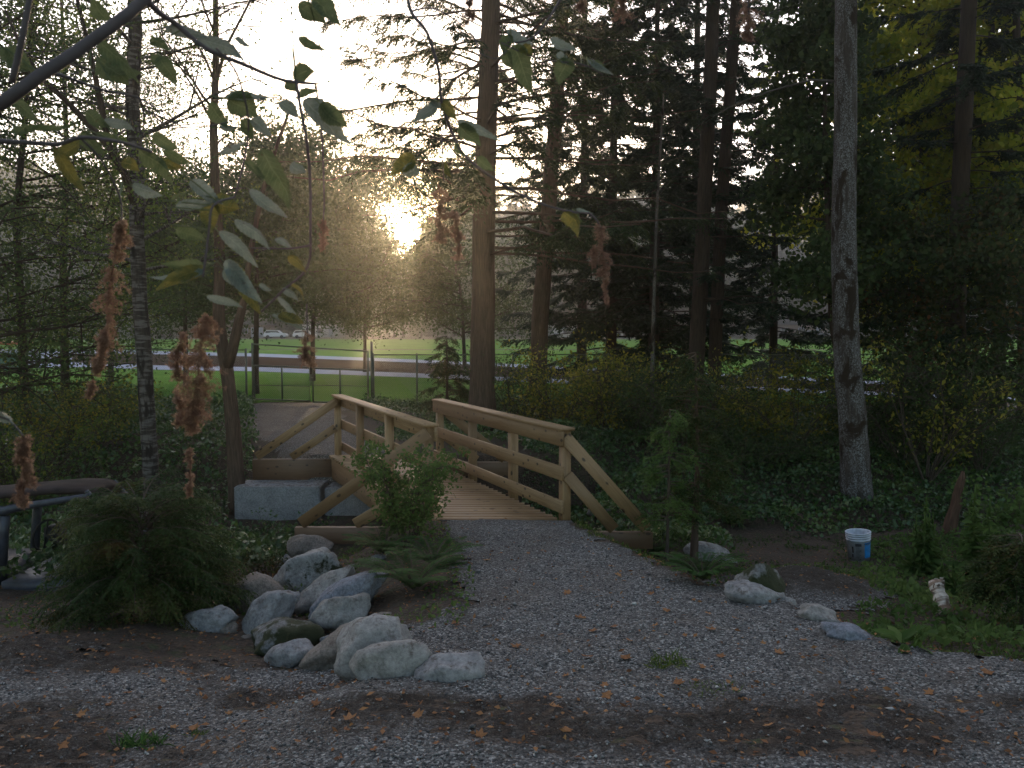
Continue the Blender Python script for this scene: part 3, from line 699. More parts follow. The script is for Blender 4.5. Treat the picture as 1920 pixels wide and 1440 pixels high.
RK = [
 (343,1139,442,1192,12,'rockB','long low grey rock, leftmost of the pile beside the cedar bush'),
 (412,1165,447,1201,0,'rockE','small tan rock at the left foot of the pile below the big soil-topped rock'),
 (426,1074,528,1164,18,'rockE','big brownish grey rock with soil on top at the left of the pile'),
 (405,1104,436,1134,0,'rockC','small blue-grey rock left of the big soil-topped rock'),
 (450,1107,556,1204,44,'rockB','tall slanting speckled grey rock left of the mossy rock'),
 (470,1160,597,1240,8,'rockD','dark moss-covered rock at the front left of the pile'),
 (523,1028,634,1118,15,'rockG','whitish rock with moss on its left flank near the top of the pile'),
 (543,1005,628,1060,-10,'rockE','smooth brown rock under the near left bridge wing, topmost of the pile', 9.7),
 (521,1040,550,1078,60,'rockF','small pale rock wedged left of the whitish mossy rock'),
 (545,1068,660,1156,38,'rockA','slanting pale yellowish rock in the middle of the pile'),
 (576,1072,724,1164,28,'rockC','long slanting blue-grey rock pointing to the fern'),
 (584,1114,692,1194,22,'rockA','egg-shaped pale rock in the middle of the pile above the brown slanting one'),
 (506,1198,600,1264,16,'rockB','grey rock with whitish face at the front between mossy and brown rocks'),
 (564,1172,684,1276,40,'rockE','brown-grey slanting rock left of the big white rock'),
 (629,1160,775,1290,26,'rockF','largest white rock of the pile with soil on its top', 4.85),
 (662,1199,800,1293,16,'rockA','big smooth pale rock at the front right of the pile', 4.52),
 (770,1228,905,1300,14,'rockB','flat grey rock with white top, rightmost of the pile on the gravel'),
 (819,1191,839,1210,0,'rockE','small round brown stone on the gravel above the flat grey rock'),
 (610,1098,650,1124,20,'rockE','small brown rock filling the gap above the egg-shaped one'),
 (486,1092,530,1122,10,'rockC','small blue-grey rock above the tall slanting speckled one'),
 (600,1192,640,1222,-10,'rockB','small grey rock wedged under the egg-shaped one'),
 (690,1150,735,1180,20,'rockE','half-buried brown rock right of the egg-shaped one'),
 (540,1180,575,1206,0,'rockA','small pale stone lying against the mossy rock'),
 (690,1040,722,1062,10,'rockB','small grey stone under the fern by the bridge wing'),
 (448,1190,476,1212,0,'rockE','little brown stone at the lower left of the mossy rock'),
 (1288,1018,1374,1062,-16,'rockF','white-topped rock behind the fern right of the path'),
 (1380,1060,1464,1138,-12,'rockD','dark mossy rock behind the grey one right of the path'),
 (1359,1088,1462,1144,-12,'rockB','rounded grey rock at the right edge of the path below the fern'),
 (1463,1119,1491,1142,0,'rockF','small white rock between the mossy rock and the humped one'),
 (1494,1135,1578,1182,-18,'rockA','pale humped rock at the right edge of the path'),
 (1550,1170,1650,1216,-16,'rockC','low smooth blue-grey rock, rightmost along the path edge'),
]
for i, t_ in enumerate(RK): rock(*t_[:7], i+3, t_[7] if len(t_) > 7 else None)
for i, (a, b_, c, d, m, l) in enumerate([(1070,915,1110,945,'rockC','grey stone in the dark creek bed behind the near right post'),(1010,905,1050,930,'rockC','small stone in the creek bed seen between the right rails'),
        (1105,945,1150,975,'rockE','brown stone in the creek bed under the right wing braces'),(965,915,1000,935,'rockB','pale stone in the creek bed beside the middle right post'),(330,958,362,985,'rockF','pale rock among brambles behind the cedar bush')]):
    rock(a, b_, c, d, 0, m, l, 60+i)

# ------------------------------------------------------------------ plants: generators
def spray(mb, P, D, L, n, bl, bw, flat=True, hang=.25, rnd0=None):
    """conifer twigs: arrays of start points P and directions D; n blade pairs on each"""
    m = len(P); D = D/np.linalg.norm(D, axis=1, keepdims=True)
    side = np.cross(D, np.array([0, 0, 1.0])); side /= np.maximum(np.linalg.norm(side, axis=1, keepdims=True), 1e-6)
    u = np.linspace(.05, 1, n)[None, :, None]
    base = P[:, None]+D[:, None]*L[:, None, None]*u - np.array([0, 0, 1.0])*(hang*L[:, None, None]*u*u)
    r0 = RN.random(m) if rnd0 is None else rnd0
    for sg in (-1, 1):
        dd = D[:, None]*.75 + side[:, None]*sg*(1.0-.5*u) + RN.normal(size=base.shape)*.22 + np.array([0, 0, -hang*.8])
        nn = np.array([0, 0, 1.0]) + RN.normal(size=base.shape)*.45
        l = bl*(1.15-.6*u[..., 0])*(.7+.6*RN.random((m, n)))
        mb.blades(base.reshape(-1, 3), dd.reshape(-1, 3), nn.reshape(-1, 3), l.ravel(), bw, np.repeat(np.clip(r0, 0, 1), n)*.8+RN.random(m*n)*.2, fold=.05)
def conifer(name, path, r0, top, zlow, nb, Lmax, label, group, tw=10, n=7, bl=.09, bw=.022, leaf='fir', bark='bark_fir', droop=.25, hang=.3, shape=.55, tipf=.25, dead=0, up=.05, lmin=.35, keep=None, rtop=None, bleaf=.25):
    """path: list of world points for the trunk from base; branches between heights zlow..top"""
    base = Vector(path[0]); root = empty(name, base, label, 'tree', group)
    pts = [Vector(p) for p in path]
    if pts[-1].z < top:
        d = (pts[-1]-pts[-2]).normalized(); pts.append(pts[-1] + d*((top-pts[-1].z)/max(d.z, .2)))
    H = pts[-1].z - pts[0].z
    # resample
    zz = [p.z for p in pts]
    def tp(z): return Vector((np.interp(z, zz, [p.x for p in pts]), np.interp(z, zz, [p.y for p in pts]), z))
    ztop = pts[-1].z; ns = 26
    rr = lambda z: r0*(1-.72*(z-base.z)/H) if rtop is None else np.interp(z, [base.z, ztop], [r0, rtop])
    tb = MB(); zs = np.linspace(base.z-.3, ztop, ns)
    tb.tube([tp(max(z, base.z)) + Vector((0, 0, min(0, z-base.z))) for z in zs], [rr(max(z, base.z))*(1+.35*math.exp(-max(z-base.z, 0)/.35)) for z in zs], 14, wob=.05)
    fb = MB(); bb = tb
    for i in range(nb):
        z = zlow + (ztop-zlow)*((i+random.random())/nb)
        f = (z-zlow)/max(ztop-zlow, .1)
        L = Lmax*((1-f)**shape*(1-tipf)+tipf)*random.uniform(lmin, 1.0) if f < .97 else .3; dr = droop*random.uniform(.5, 1.9)
        az = random.uniform(0, 2*math.pi) 
        if keep and not keep(z, az): continue
        dh = Vector((math.cos(az), math.sin(az), 0)); p0 = tp(z)
        k = 7; bp = []; u0 = random.uniform(-.12, .12)+up
        for j in range(k):
            s = j/(k-1); bp.append(p0 + dh*(L*s) + Vector((random.gauss(0, .035)*L*s, random.gauss(0, .035)*L*s, random.gauss(0, .022)*L*s + L*(u0*s - dr*s*s + (.10*s**4)))))
        rb = max(.010, .0065*L+.006)
        bb.tube(bp, [rb*(1-.8*j/(k-1)) for j in range(k)], 5, cap=False)
        isdead = random.random() < dead
        m = max(3, int(L*tw*1.7*(.3 if isdead else 1)))
        s = bleaf + (1-bleaf)*RN.random(m)
        bx = np.array([tuple(v) for v in bp]); si = s*(k-1); i0 = np.clip(si.astype(int), 0, k-2); fr = (si-i0)[:, None]
        P = bx[i0]*(1-fr)+bx[i0+1]*fr; tang = bx[i0+1]-bx[i0]; tang /= np.linalg.norm(tang, axis=1, keepdims=True)
        sd_ = np.cross(tang, [0, 0, 1.0]); sg = np.where(RN.random(m) < .5, -1, 1)[:, None]
        D = tang*.8 + sd_*sg*(.9*RN.random((m, 1))+.25) + RN.normal(size=(m, 3))*np.array([.2, .2, .28]) + np.array([0, 0, -.22])
        Lt = (.16+.34*RN.random(m))*(1.1-.55*s)*min(1.5, .55+L*.25)
        spray(fb, P, D, Lt, n, bl, bw, hang=hang)
    tb.build('trunk', M[bark], root, smooth=True, off=base)
    fb.build('crown', M[leaf], root, off=base)
    return root
def leafclump(mb, tips, n, spread, L, Wd, six=False, hang=.3, up=.8):
    tips = np.asarray(tips, float); k = len(tips)
    n = int(n*DENS); P = np.repeat(tips, n, 0) + RN.normal(size=(k*n, 3))*spread*np.array([1, 1, .75])
    D = rdir(k*n, -hang); Nn = rdir(k*n, up)
    l = L*(.6+.7*RN.random(k*n)); r = np.clip(np.repeat(RN.random(k), n)*.5+RN.random(k*n)*.6-.05, 0, 1)
    (mb.leaves6 if six else mb.blades)(P, D, Nn, l, l*Wd, r)
def bez(p0, d0, L, bend, k=5, jit=.06):
    pts = [p0]; d = d0.normalized()
    for j in range(k):
        d = (d + bend/k + Vector((random.gauss(0, jit), random.gauss(0, jit), random.gauss(0, jit)))).normalized()
        pts.append(pts[-1] + d*(L/k))
    return pts, d
DENS = 1.35
def broadleaf(name, path, r0, label, group, limbs=20, zf=.35, Lm=2.2, bark='bark_dark', leaf='leaf', nleaf=16, L=.07, Wd=.6, spread=.16, sub=7, tw=5, up=.5, six=False, rtop=.03, hang=.3, az=None, cat='tree', cone=0.3, lowL=1.0, prune=None):
    base = Vector(path[0]); root = empty(name, base, label, cat, group)
    pts = [Vector(p) for p in path]; n = len(pts); cum = [0]
    for i in range(1, n): cum.append(cum[-1]+(pts[i]-pts[i-1]).length)
    T = cum[-1]
    def tp(u): s = u*T; return Vector([float(np.interp(s, cum, [p[k] for p in pts])) for k in range(3)])
    rr = lambda u: r0+(rtop-r0)*u**.8
    tb = MB(); us = np.linspace(0, 1, 30)
    P0 = [tp(u) for u in us]; P0[0] = P0[0]-Vector((0, 0, .25))
    tb.tube(P0, [rr(u)*(1+.3*math.exp(-u*T/.3)) for u in us], 12, wob=.05)
    fb = MB(); tips = []; bt = tb
    for i in range(limbs):
        u = zf+(1-zf)*(i+random.random()*.9)/limbs; u = min(u, .99)
        a = random.uniform(0, 6.28) if az is None else az(u)
        f = (u-zf)/(1-zf); LL = Lm*(lowL + (1-lowL)*f)*(1-cone*f*f)*random.uniform(.6, 1.15)
        d = Vector((math.cos(a), math.sin(a), up*random.uniform(.5, 1.4)))
        rb = min(rr(u)*.55, .012*LL+.008)
        bp, dl = bez(tp(u), d, LL, Vector((0, 0, random.uniform(-.25, .35))), 6)
        bt.tube(bp, [rb*(1-.75*j/6) for j in range(7)], 5, cap=False)
        for j in range(sub):
            q = bp[min(6, 2+int(5*j/max(1, sub)))]; 
            d2 = (dl*.7 + Vector((random.gauss(0, .7), random.gauss(0, .7), random.gauss(0, .35)))).normalized()
            sp_, d3 = bez(q, d2, LL*random.uniform(.25, .5), Vector((0, 0, -.15)), 4)
            bt.tube(sp_, [rb*.4*(1-.7*k/4)+.0015 for k in range(5)], 4, cap=False)
            for k in range(tw):
                t_ = sp_[1+k % 4] + Vector((random.gauss(0, 1), random.gauss(0, 1), random.gauss(0, .7)))*LL*.09
                tips.append(tuple(t_))
        tips.append(tuple(bp[-1]))
    if prune: tips = [t for t in tips if not prune(t)]
    if tips: leafclump(fb, tips, nleaf, spread, L, Wd, six, hang)
    tb.build('trunk', M[bark], root, smooth=True, off=base)
    fb.build('crown' if cat == 'tree' else 'foliage', M[leaf], root, off=base)
    return root
def shrub(name, base, w, h, label, leaf='leaf_dull', stems=9, nt=60, nleaf=14, L=.05, Wd=.55, spread=.09, six=False, group='shrubs in the undergrowth', cat='shrub', lean=(0, 0), hang=.2, bark='twig', arch=.3):
    base = Vector(base); root = empty(name, base, label, cat, group)
    bt = MB(); fb = MB(); tips = []
    for i in range(stems):
        a = random.uniform(0, 6.28); d = Vector((math.cos(a)*w*.45+lean[0], math.sin(a)*w*.35+lean[1], h*random.uniform(.75, 1.05)))
        bp, dl = bez(base + Vector((math.cos(a)*.05, math.sin(a)*.05, -.05)), d, h*random.uniform(.8, 1.12), Vector((math.cos(a)*arch, math.sin(a)*arch, -arch)), 7, .09)
        r = .004+.007*h/1.5
        bt.tube(bp, [r*(1-.8*j/7) for j in range(8)], 5, cap=False)
        for k in range(max(1, nt//stems)):
            q = bp[random.randint(2, 7)]; d2 = Vector((random.gauss(0, 1), random.gauss(0, 1), random.gauss(.2, .6))).normalized()
            sp_, _ = bez(q, d2, w*random.uniform(.12, .32), Vector((0, 0, -.2)), 3)
            bt.tube(sp_, [r*.35*(1-.6*j/3)+.0008 for j in range(4)], 4, cap=False)
            tips += [tuple(sp_[2]), tuple(sp_[3])]
    leafclump(fb, tips, max(1, nleaf//2), spread, L, Wd, six, hang)
    bt.build('stems', M[bark], root, smooth=True, off=base); fb.build('foliage', M[leaf], root, off=base)
    return root
def fern(base, size, nf, label, seed=0, group='sword ferns by the path'):
    size *= 1.35; nf += 5; base = Vector(base); mb = MB(); st = MB(); root = empty('sword_fern', base, label, 'fern', group)
    for i in range(nf):
        a = 6.28*i/nf + random.uniform(-.3, .3); L = size*random.uniform(.75, 1.1); el = random.uniform(.8, 1.4)
        k = 26; pts = []
        for j in range(k):
            s = j/(k-1); pts.append((math.cos(a)*L*s*math.cos(el*.6), math.sin(a)*L*s*math.cos(el*.6), L*(math.sin(el)*s*1.05 - .62*s*s*math.sin(el)+.02)))
        pts = np.array(pts)
        st.tube([tuple(p) for p in pts[::5]]+[tuple(pts[-1])], [.004*(1-.12*j) for j in range(len(pts[::5])+1)], 4, cap=False)
        P = np.repeat(pts[2:], 2, 0); tang = np.repeat(np.gradient(pts, axis=0)[2:], 2, 0); tang /= np.linalg.norm(tang, axis=1, keepdims=True)
        s = np.repeat(np.linspace(.08, 1, k)[2:], 2); side = np.cross(tang, [0, 0, 1.0]); side /= np.linalg.norm(side, axis=1, keepdims=True)+1e-6
        sg = np.tile([1, -1], k-2)[:, None]
        wl = L*.19*np.sin(np.clip(s*.93+.07, 0, 1)*math.pi)**.6
        D = side*sg + tang*.35 + np.array([0, 0, -.15]); up = np.array([0, 0, 1.0])+RN.normal(size=D.shape)*.12
        mb.blades(P, D, up, wl, L*.036, np.clip(random.random()*.6+RN.random(len(P))*.3, 0, 1), fold=.05)
    st.build('stems', M['twig'], root); mb.build('fronds', M['fern'], root)
    return root
def groundcover(name, x0, x1, y0, y1, n, H, L, m, label, cat, mask=None, Wd=.6, six=False, upn=1.1, Hn=.5, spread=1.0):
    mb = MB(); x = x0+(x1-x0)*RN.random(n); y = y0+(y1-y0)*RN.random(n)
    if mask is not None:
        k = mask(x, y); x = x[k]; y = y[k]; n = len(x)
    hh = H*np.clip(.65+fbm(x*.9, y*.9, 77)*1.5*Hn*2 + fbm(x*3, y*3, 78)*.5, .08, 2)
    z = terrain(x, y, False) + hh*(.35+.65*RN.random(n)**.5)
    l = L*(.5+.8*RN.random(n)); D = rdir(n, -.35); Nn = rdir(n, upn)
    r = np.clip(.5+fbm(x*1.2, y*1.2, 79)*.7 + RN.normal(size=n)*.2, 0, 1)
    (mb.leaves6 if six else mb.blades)(np.stack([x, y, z], 1), D, Nn, l, l*Wd, r)
    return tag(mb.build(name, m), label, cat, kind='stuff')

def gp(px, Y):
    x = (px-CX)/F*Y; return Vector((x, Y, gz(x, Y)))
def trunk_path(Y, pix, dY=0.0, zb=None):
    """pixel knots from base to top at distance Y (leaning back dY by the top)"""
    x0, y0 = pix[0]; b = gp(x0, Y); p = [b]; n = len(pix)
    for i, (x, y) in enumerate(pix[1:]): p.append(at(x, y, Y+dY*(i+1)/n))
    return p

# ------------------------------------------------------------------ near trees
# the big fir left of centre; boughs on its left are left out to open a gap for the sun
sungap = lambda z, az: not (4.0 < z < 5.0 and math.cos(az) < -.3)
conifer('fir_tree', trunk_path(19, [(903, 770), (905, 600), (907, 430), (914, 200), (921, 0), (924, -160)]), .30, 16.5, 3.9, 105, 6.6,
        'tall straight fir with reddish bark just right of the low sun', 'tall firs behind the bridge', tw=8, n=8, bl=.15, bw=.032, droop=.10, hang=.6, shape=.3, dead=.15, up=.02, rtop=.14, lmin=.5, keep=sungap)
conifer('fir_tree', trunk_path(24, [(1008, 700), (1012, 600), (1028, 400), (1045, 180), (1056, 0), (1062, -150)]), .26, 18, 4.5, 52, 4.2,
        'second slimmer fir leaning right, between the big fir and the dark twin trunks', 'tall firs behind the bridge', tw=8, n=8, bl=.15, bw=.034, droop=.12, hang=.45, dead=.12, rtop=.13)
conifer('fir_tree', trunk_path(20, [(1300, 800), (1312, 560), (1322, 350), (1333, 120), (1340, -100)]), .20, 17, 2.2, 74, 3.6,
        'left trunk of the close pair of dark conifers right of centre', 'tall firs behind the bridge', tw=9, n=8, bl=.15, bw=.036, leaf='fir_dark', bark='bark_dark', droop=.14, dead=.1, rtop=.12)
conifer('fir_tree', trunk_path(20.6, [(1338, 800), (1345, 560), (1352, 400), (1368, 180), (1382, -20), (1388, -120)]), .17, 17, 3.2, 56, 3.4,
        'right trunk of the close pair of dark conifers right of centre', 'tall firs behind the bridge', tw=9, n=8, bl=.15, bw=.036, leaf='fir_dark', bark='bark_dark', droop=.14, dead=.1, rtop=.11)
conifer('dead_tree', trunk_path(17.5, [(1222, 760), (1226, 560), (1232, 380), (1241, 235), (1243, 200)]), .05, 7.2, 3.0, 14, 1.0,
        'thin pale dead stem standing left of the twin conifers', 'dead stems', tw=0.1, n=2, bl=.03, bw=.01, bark='bark_pale', droop=.1, rtop=.02)
# dark dense conifers
for (px, Y, top, zl, nb, Lm, r, lab, g) in [
    (1145, 27, 17, .8, 120, 3.6, .20, 'dense dark conifer filling the gap right of the slim leaning fir'),
    (1225, 25, 15, .5, 120, 3.4, .18, 'dense dark conifer behind the thin pale dead stem'),
    (1450, 30, 9.6, .5, 90, 3.0, .16, 'shorter dark conifer right of the twin trunks, its top below the sky gap'),
    (1090, 34, 20, 2, 100, 4.0, .22, 'dark conifer standing far back between the two firs and the dense group'),
    (1300, 31, 21, 1.5, 110, 4.0, .22, 'tall dark conifer directly behind the twin trunks')] and [(*t, 'dark conifers on the right') for t in [
    (1145, 27, 17, .8, 120, 3.6, .20, 'dense dark conifer filling the gap right of the slim leaning fir'),
    (1225, 25, 15, .5, 120, 3.4, .18, 'dense dark conifer behind the thin pale dead stem'),
    (1450, 30, 9.0, .5, 90, 3.0, .16, 'shorter dark conifer right of the twin trunks, its top below the sky gap'),
    (1090, 34, 20, 2, 100, 4.0, .22, 'dark conifer standing far back between the two firs and the dense group'),
    (1300, 31, 21, 1.5, 110, 4.0, .22, 'tall dark conifer directly behind the twin trunks')]]:
    conifer('conifer_tree', trunk_path(Y, [(px, 700), (px+5, 300), (px+8, 0)]), r, top, zl, int(nb*1.5), Lm, lab, g, tw=9, n=6, bl=.24, bw=.06, leaf='fir_dark', bark='bark_dark', droop=.22, hang=.35, shape=.6, rtop=.04)
conifer('conifer_tree', trunk_path(18, [(1790, 820), (1797, 440), (1808, 200), (1817, 0), (1822, -120)]), .21, 15, 1.0, 92, 3.6,
        'dark trunked conifer at right with long low sweeping boughs', 'dark conifers on the right', tw=11, n=8, bl=.16, bw=.042, leaf='fir_dark', bark='bark_dark', droop=.2, shape=.4, rtop=.12)
conifer('conifer_tree', trunk_path(22, [(1868, 780), (1870, 400), (1862, 150), (1856, -60)]), .11, 14, 1.0, 60, 2.6,
        'thin dark conifer right of the big dark trunk', 'dark conifers on the right', tw=10, n=8, bl=.18, bw=.044, leaf='fir_dark', bark='bark_dark', droop=.2, rtop=.06)
conifer('conifer_tree', trunk_path(21, [(1925, 780), (1915, 400), (1908, 150), (1904, -60)]), .14, 14, .6, 70, 3.0,
        'dark conifer cut by the right edge of the view', 'dark conifers on the right', tw=10, n=8, bl=.18, bw=.044, leaf='fir_dark', bark='bark_dark', droop=.2, rtop=.06)
conifer('conifer_tree', trunk_path(25, [(1690, 760), (1694, 400), (1698, 150), (1700, -60)]), .14, 7.8, .4, 90, 3.2,
        'low dark conifer between the mossy trunk and the big dark trunk', 'dark conifers on the right', tw=10, n=6, bl=.22, bw=.055, leaf='fir_dark', bark='bark_dark', droop=.2, rtop=.05)
# mossy alder, close on the right
def alder():
    p = trunk_path(13.6, [(1612, 915), (1600, 800), (1590, 700), (1583, 520), (1583, 380), (1586, 180), (1586, 0), (1588, -140), (1592, -330)])
    p[0] = gp(1614, 13.6)
    t = broadleaf('alder_tree', p, .235, 'pale lichen-spotted alder trunk with mossy bands, standing close on the right', 'broadleaf trees on the right', limbs=8, zf=.78, Lm=2.4, bark='bark_alder', leaf='leaf', nleaf=14, L=.09, Wd=.75, spread=.22, rtop=.15)
    b = MB(); q = [at(1564, 152, 13.5), at(1520, 150, 13.3), at(1440, 172, 13.2), at(1370, 200, 13.1), at(1320, 228, 13.1), at(1297, 250, 13.1), at(1300, 268, 13.1)]
    b.tube(q, [.022, .018, .014, .011, .008, .006, .004], 6)
    b.build('bare_branch', M['bark_pale'], t, True, off=p[0])
alder()
broadleaf('maple_tree', trunk_path(22, [(1740, 800), (1730, 400), (1725, 150), (1722, -60)]), .14, 'maple with sunlit yellow-green leaves right of the mossy trunk', 'broadleaf trees on the right',
          limbs=44, zf=.25, Lm=3.4, leaf='leaf_maple', nleaf=20, L=.14, Wd=.85, spread=.3, six=True, up=.25, hang=.5)
broadleaf('maple_tree', trunk_path(25, [(1880, 800), (1880, 400), (1890, 150), (1890, -60)]), .14, 'yellow-green maple at the upper right corner behind the dark trunks', 'broadleaf trees on the right',
          limbs=40, zf=.35, Lm=3.2, leaf='leaf_maple', nleaf=20, L=.14, Wd=.85, spread=.3, six=True, up=.25, hang=.5)
broadleaf('maple_tree', trunk_path(17, [(1600, 880), (1560, 600), (1548, 300), (1545, 100), (1540, -60)]), .09, 'slender green maple growing just left of the mossy trunk', 'broadleaf trees on the right',
          limbs=34, zf=.3, Lm=1.5, leaf='leaf_dull', nleaf=13, L=.11, Wd=.85, spread=.2, six=True, up=.2, hang=.5, bark='bark_dark')
broadleaf('vine_maple', trunk_path(16.5, [(1830, 830), (1810, 650), (1800, 520), (1790, 400)]), .05, 'small reddening maple low among the dark conifers at right', 'broadleaf trees on the right',
          limbs=24, zf=.25, Lm=1.9, leaf='leaf_red', nleaf=11, L=.09, Wd=.85, spread=.2, six=True, up=.15, hang=.4)

# left: birches and their neighbours
DENS = .8
t = broadleaf('birch_tree', trunk_path(14, [(281, 885), (275, 760), (271, 680), (262, 560), (256, 430), (258, 330), (247, 200), (254, 60), (250, -60), (250, -260)]), .135,
          'pale-barked birch, the thickest trunk on the left, rising from the brambles', 'broadleaf trees on the left', limbs=34, zf=.38, Lm=2.3, bark='bark_birch', leaf='leaf', nleaf=11, L=.055, Wd=.7, spread=.17, rtop=.10, up=.3, hang=.5)
b = MB(); b.tube([at(262, 410, 14), at(236, 330, 13.9), at(205, 275, 13.8), at(165, 232, 13.7), at(125, 190, 13.6), at(80, 150, 13.5), at(40, 90, 13.4), at(10, 20, 13.3)], [.085, .075, .065, .055, .045, .04, .03, .02], 8)
b.tube([at(205, 275, 13.8), at(192, 210, 13.8), at(178, 140, 13.8), at(160, 60, 13.8), at(140, -20, 13.8)], [.055, .05, .045, .035, .03], 8)
b.build('limb', M['bark_dark'], t, True, off=t.location)
t = broadleaf('birch_tree', trunk_path(14.6, [(441, 872), (436, 790), (427, 700), (418, 655), (409, 600), (413, 480), (404, 360), (400, 240), (405, 120), (404, 0), (402, -200)]), .155,
          'forked tree with slim pale upper stem between the birch and the gate', 'broadleaf trees on the left', limbs=18, zf=.58, Lm=1.7, bark='bark_fir', leaf='leaf', nleaf=8, L=.05, Wd=.7, spread=.16, rtop=.03, up=.6, hang=.4, tw=2)
b = MB(); b.tube([at(424, 690, 14.6), at(436, 655, 14.5), at(446, 610, 14.4), at(458, 560, 14.3), at(470, 470, 14.2), at(492, 360, 14.2), at(520, 270, 14.3), at(545, 200, 14.3)], [.11, .095, .085, .06, .05, .04, .03, .02], 8)
b.tube([at(404, 150, 14.6), at(428, 80, 14.6), at(470, 0, 14.6), at(490, -40, 14.6)], [.03, .026, .02, .015], 6)
b.build('limb', M['bark_fir'], t, True, off=t.location)
LB = [
 (30, 18, [(45, 760), (40, 600), (30, 400), (50, 200), (60, 0), (70, -150)], .11, 44, 3.0, 'leaf', 'leafy tree at the left edge with yellowing leaves overhead', .15),
 (130, 21, [(120, 740), (118, 500), (125, 300), (120, 100), (110, -100)], .12, 50, 3.0, 'leaf', 'full leafy tree behind the birch and the left edge', .12),
 (-60, 15, [(-70, 800), (-60, 500), (-50, 200), (-40, -100)], .12, 44, 3.0, 'leaf_dull', 'leafy tree standing just outside the left edge, its boughs reaching in', .15),
 (230, 26, [(205, 720), (208, 500), (215, 300), (220, 120)], .10, 36, 2.6, 'leaf_dull', 'smaller leafy tree seen behind the birch trunk', .1),
]
for (px, Y, path, r, nl, Lm, lf, lab, zf) in LB:
    broadleaf('leafy_tree', trunk_path(Y, path), r, lab, 'broadleaf trees on the left', limbs=nl, zf=zf, Lm=Lm, leaf=lf, nleaf=17, L=.075, Wd=.7, spread=.24, up=.25, hang=.45, tw=5)
for (px, Y, path, r, nl, Lm, lf, lab, zf) in [
 (500, 30, [(478, 690), (482, 480), (500, 360), (525, 270)], .12, 34, 2.8, 'leaf_dull', 'mid-height leafy tree left of the sun with a leaning trunk', .35),
 (600, 38, [(585, 660), (588, 520), (592, 420), (600, 340)], .13, 40, 3.2, 'leaf_dull', 'rounded leafy tree across the gate just left of the sun', .3),
 (858, 42, [(872, 660), (866, 560), (850, 480), (836, 345)], .11, 40, 3.6, 'leaf_dull', 'leafy tree directly beneath and right of the sun', .2),
 (690, 46, [(684, 660), (684, 560), (694, 480), (708, 340)], .11, 40, 3.6, 'leaf_dull', 'leafy tree just left of the sun behind the gate post', .2),
 (350, 34, [(348, 690), (346, 520), (350, 420), (352, 350)], .12, 36, 3.0, 'leaf_dull', 'leafy tree seen between the birch and the forked tree', .3)]:
    broadleaf('leafy_tree', trunk_path(Y, path), r, lab, 'broadleaf trees on the left', limbs=nl, zf=zf, Lm=Lm, leaf=lf, nleaf=30, L=.13, Wd=.75, spread=.42, prune=lambda t: math.hypot(t[0]/t[1]*F+CX-770, HOR-(t[2]-CAMZ)/t[1]*F-440) < 38, up=.3, hang=.45, tw=5)
DENS = 1.35
# fir whose boughs cross the sky left of the big fir, its trunk hidden behind the upper leaves
conifer('fir_tree', trunk_path(24, [(906, 700), (910, 400), (916, 200), (922, 0), (924, -100)]), .16, 17, 5.6, 66, 7.0,
        'fir standing hidden behind the big fir, its level boughs reaching out on both sides', 'tall firs behind the bridge', tw=7, n=8, bl=.17, bw=.036, droop=.10, hang=.6, shape=.4, dead=.12, rtop=.07, keep=sungap)
# young cedar skirt beside the big fir
conifer('young_cedar', [gp(838, 20.5), gp(838, 20.5)+Vector((0, 0, 1.9))], .05, 2.15, .15, 46, 1.15, 'young feathery cedar at the foot of the big fir beside the fence', 'young cedars', tw=18, n=6, bl=.10, bw=.03, leaf='cedar', bark='bark_dark', droop=.35, shape=.5, rtop=.01)

# ------------------------------------------------------------------ shrubs and low plants
SH = [
 ('shrub', 965, 20, 1.9, 2.0, 'leaf_dull', 'dull green bush right of the big fir trunk', 90, .055),
 ('shrub', 1050, 19, 2.2, 2.1, 'leaf_yellow', 'bush with scattered yellow leaves behind the right railing', 110, .055),
 ('shrub', 1130, 18, 2.4, 2.3, 'leaf_yellow', 'yellowing bush left of the thin dead stem', 120, .055),
 ('shrub', 1205, 17.5, 2.0, 1.8, 'leaf_dull', 'dark leafy bush at the foot of the thin dead stem', 100, .055),
 ('shrub', 1400, 17.5, 2.2, 1.9, 'leaf_yellow', 'arching bush with yellow leaves in front of the green field at right', 80, .06),
 ('shrub', 1490, 16.5, 2.0, 2.1, 'leaf_yellow', 'bush with yellow leaves just left of the mossy trunk', 80, .06),
 ('shrub', 1440, 15.6, 2.0, 1.1, 'leaf_dull', 'low dark bush left of the mossy trunk', 70, .055),
 ('shrub', 1700, 15.5, 2.4, 2.5, 'leaf_dull', 'dense dark bush right of the mossy trunk', 130, .055),
 ('shrub', 1745, 14.5, 1.6, 2.6, 'leaf_yellow', 'tall bush with pale yellow leaves right of the mossy trunk', 42, .06),
 ('shrub', 1850, 15, 2.4, 2.4, 'leaf_dull', 'dark bush near the right edge under the conifers', 130, .055),
 ('shrub', 1640, 16.5, 2.0, 2.2, 'leaf_dull', 'dark bush directly behind the mossy trunk', 110, .055),
 ('shrub', 35, 14.5, 2.2, 2.4, 'leaf', 'many-stemmed leafy shrub at the left edge above the brambles', 110, .05),
 ('shrub', 110, 17, 2.6, 2.0, 'leaf_yellow', 'yellow-green shrub between the left edge and the birch', 110, .05),
 ('shrub', 190, 18, 2.2, 1.4, 'leaf', 'low green shrub left of the birch trunk', 80, .05),
 ('shrub', 1290, 16.5, 2.0, 2.0, 'leaf_dull', 'dark bush below the twin conifers', 110, .055),
]
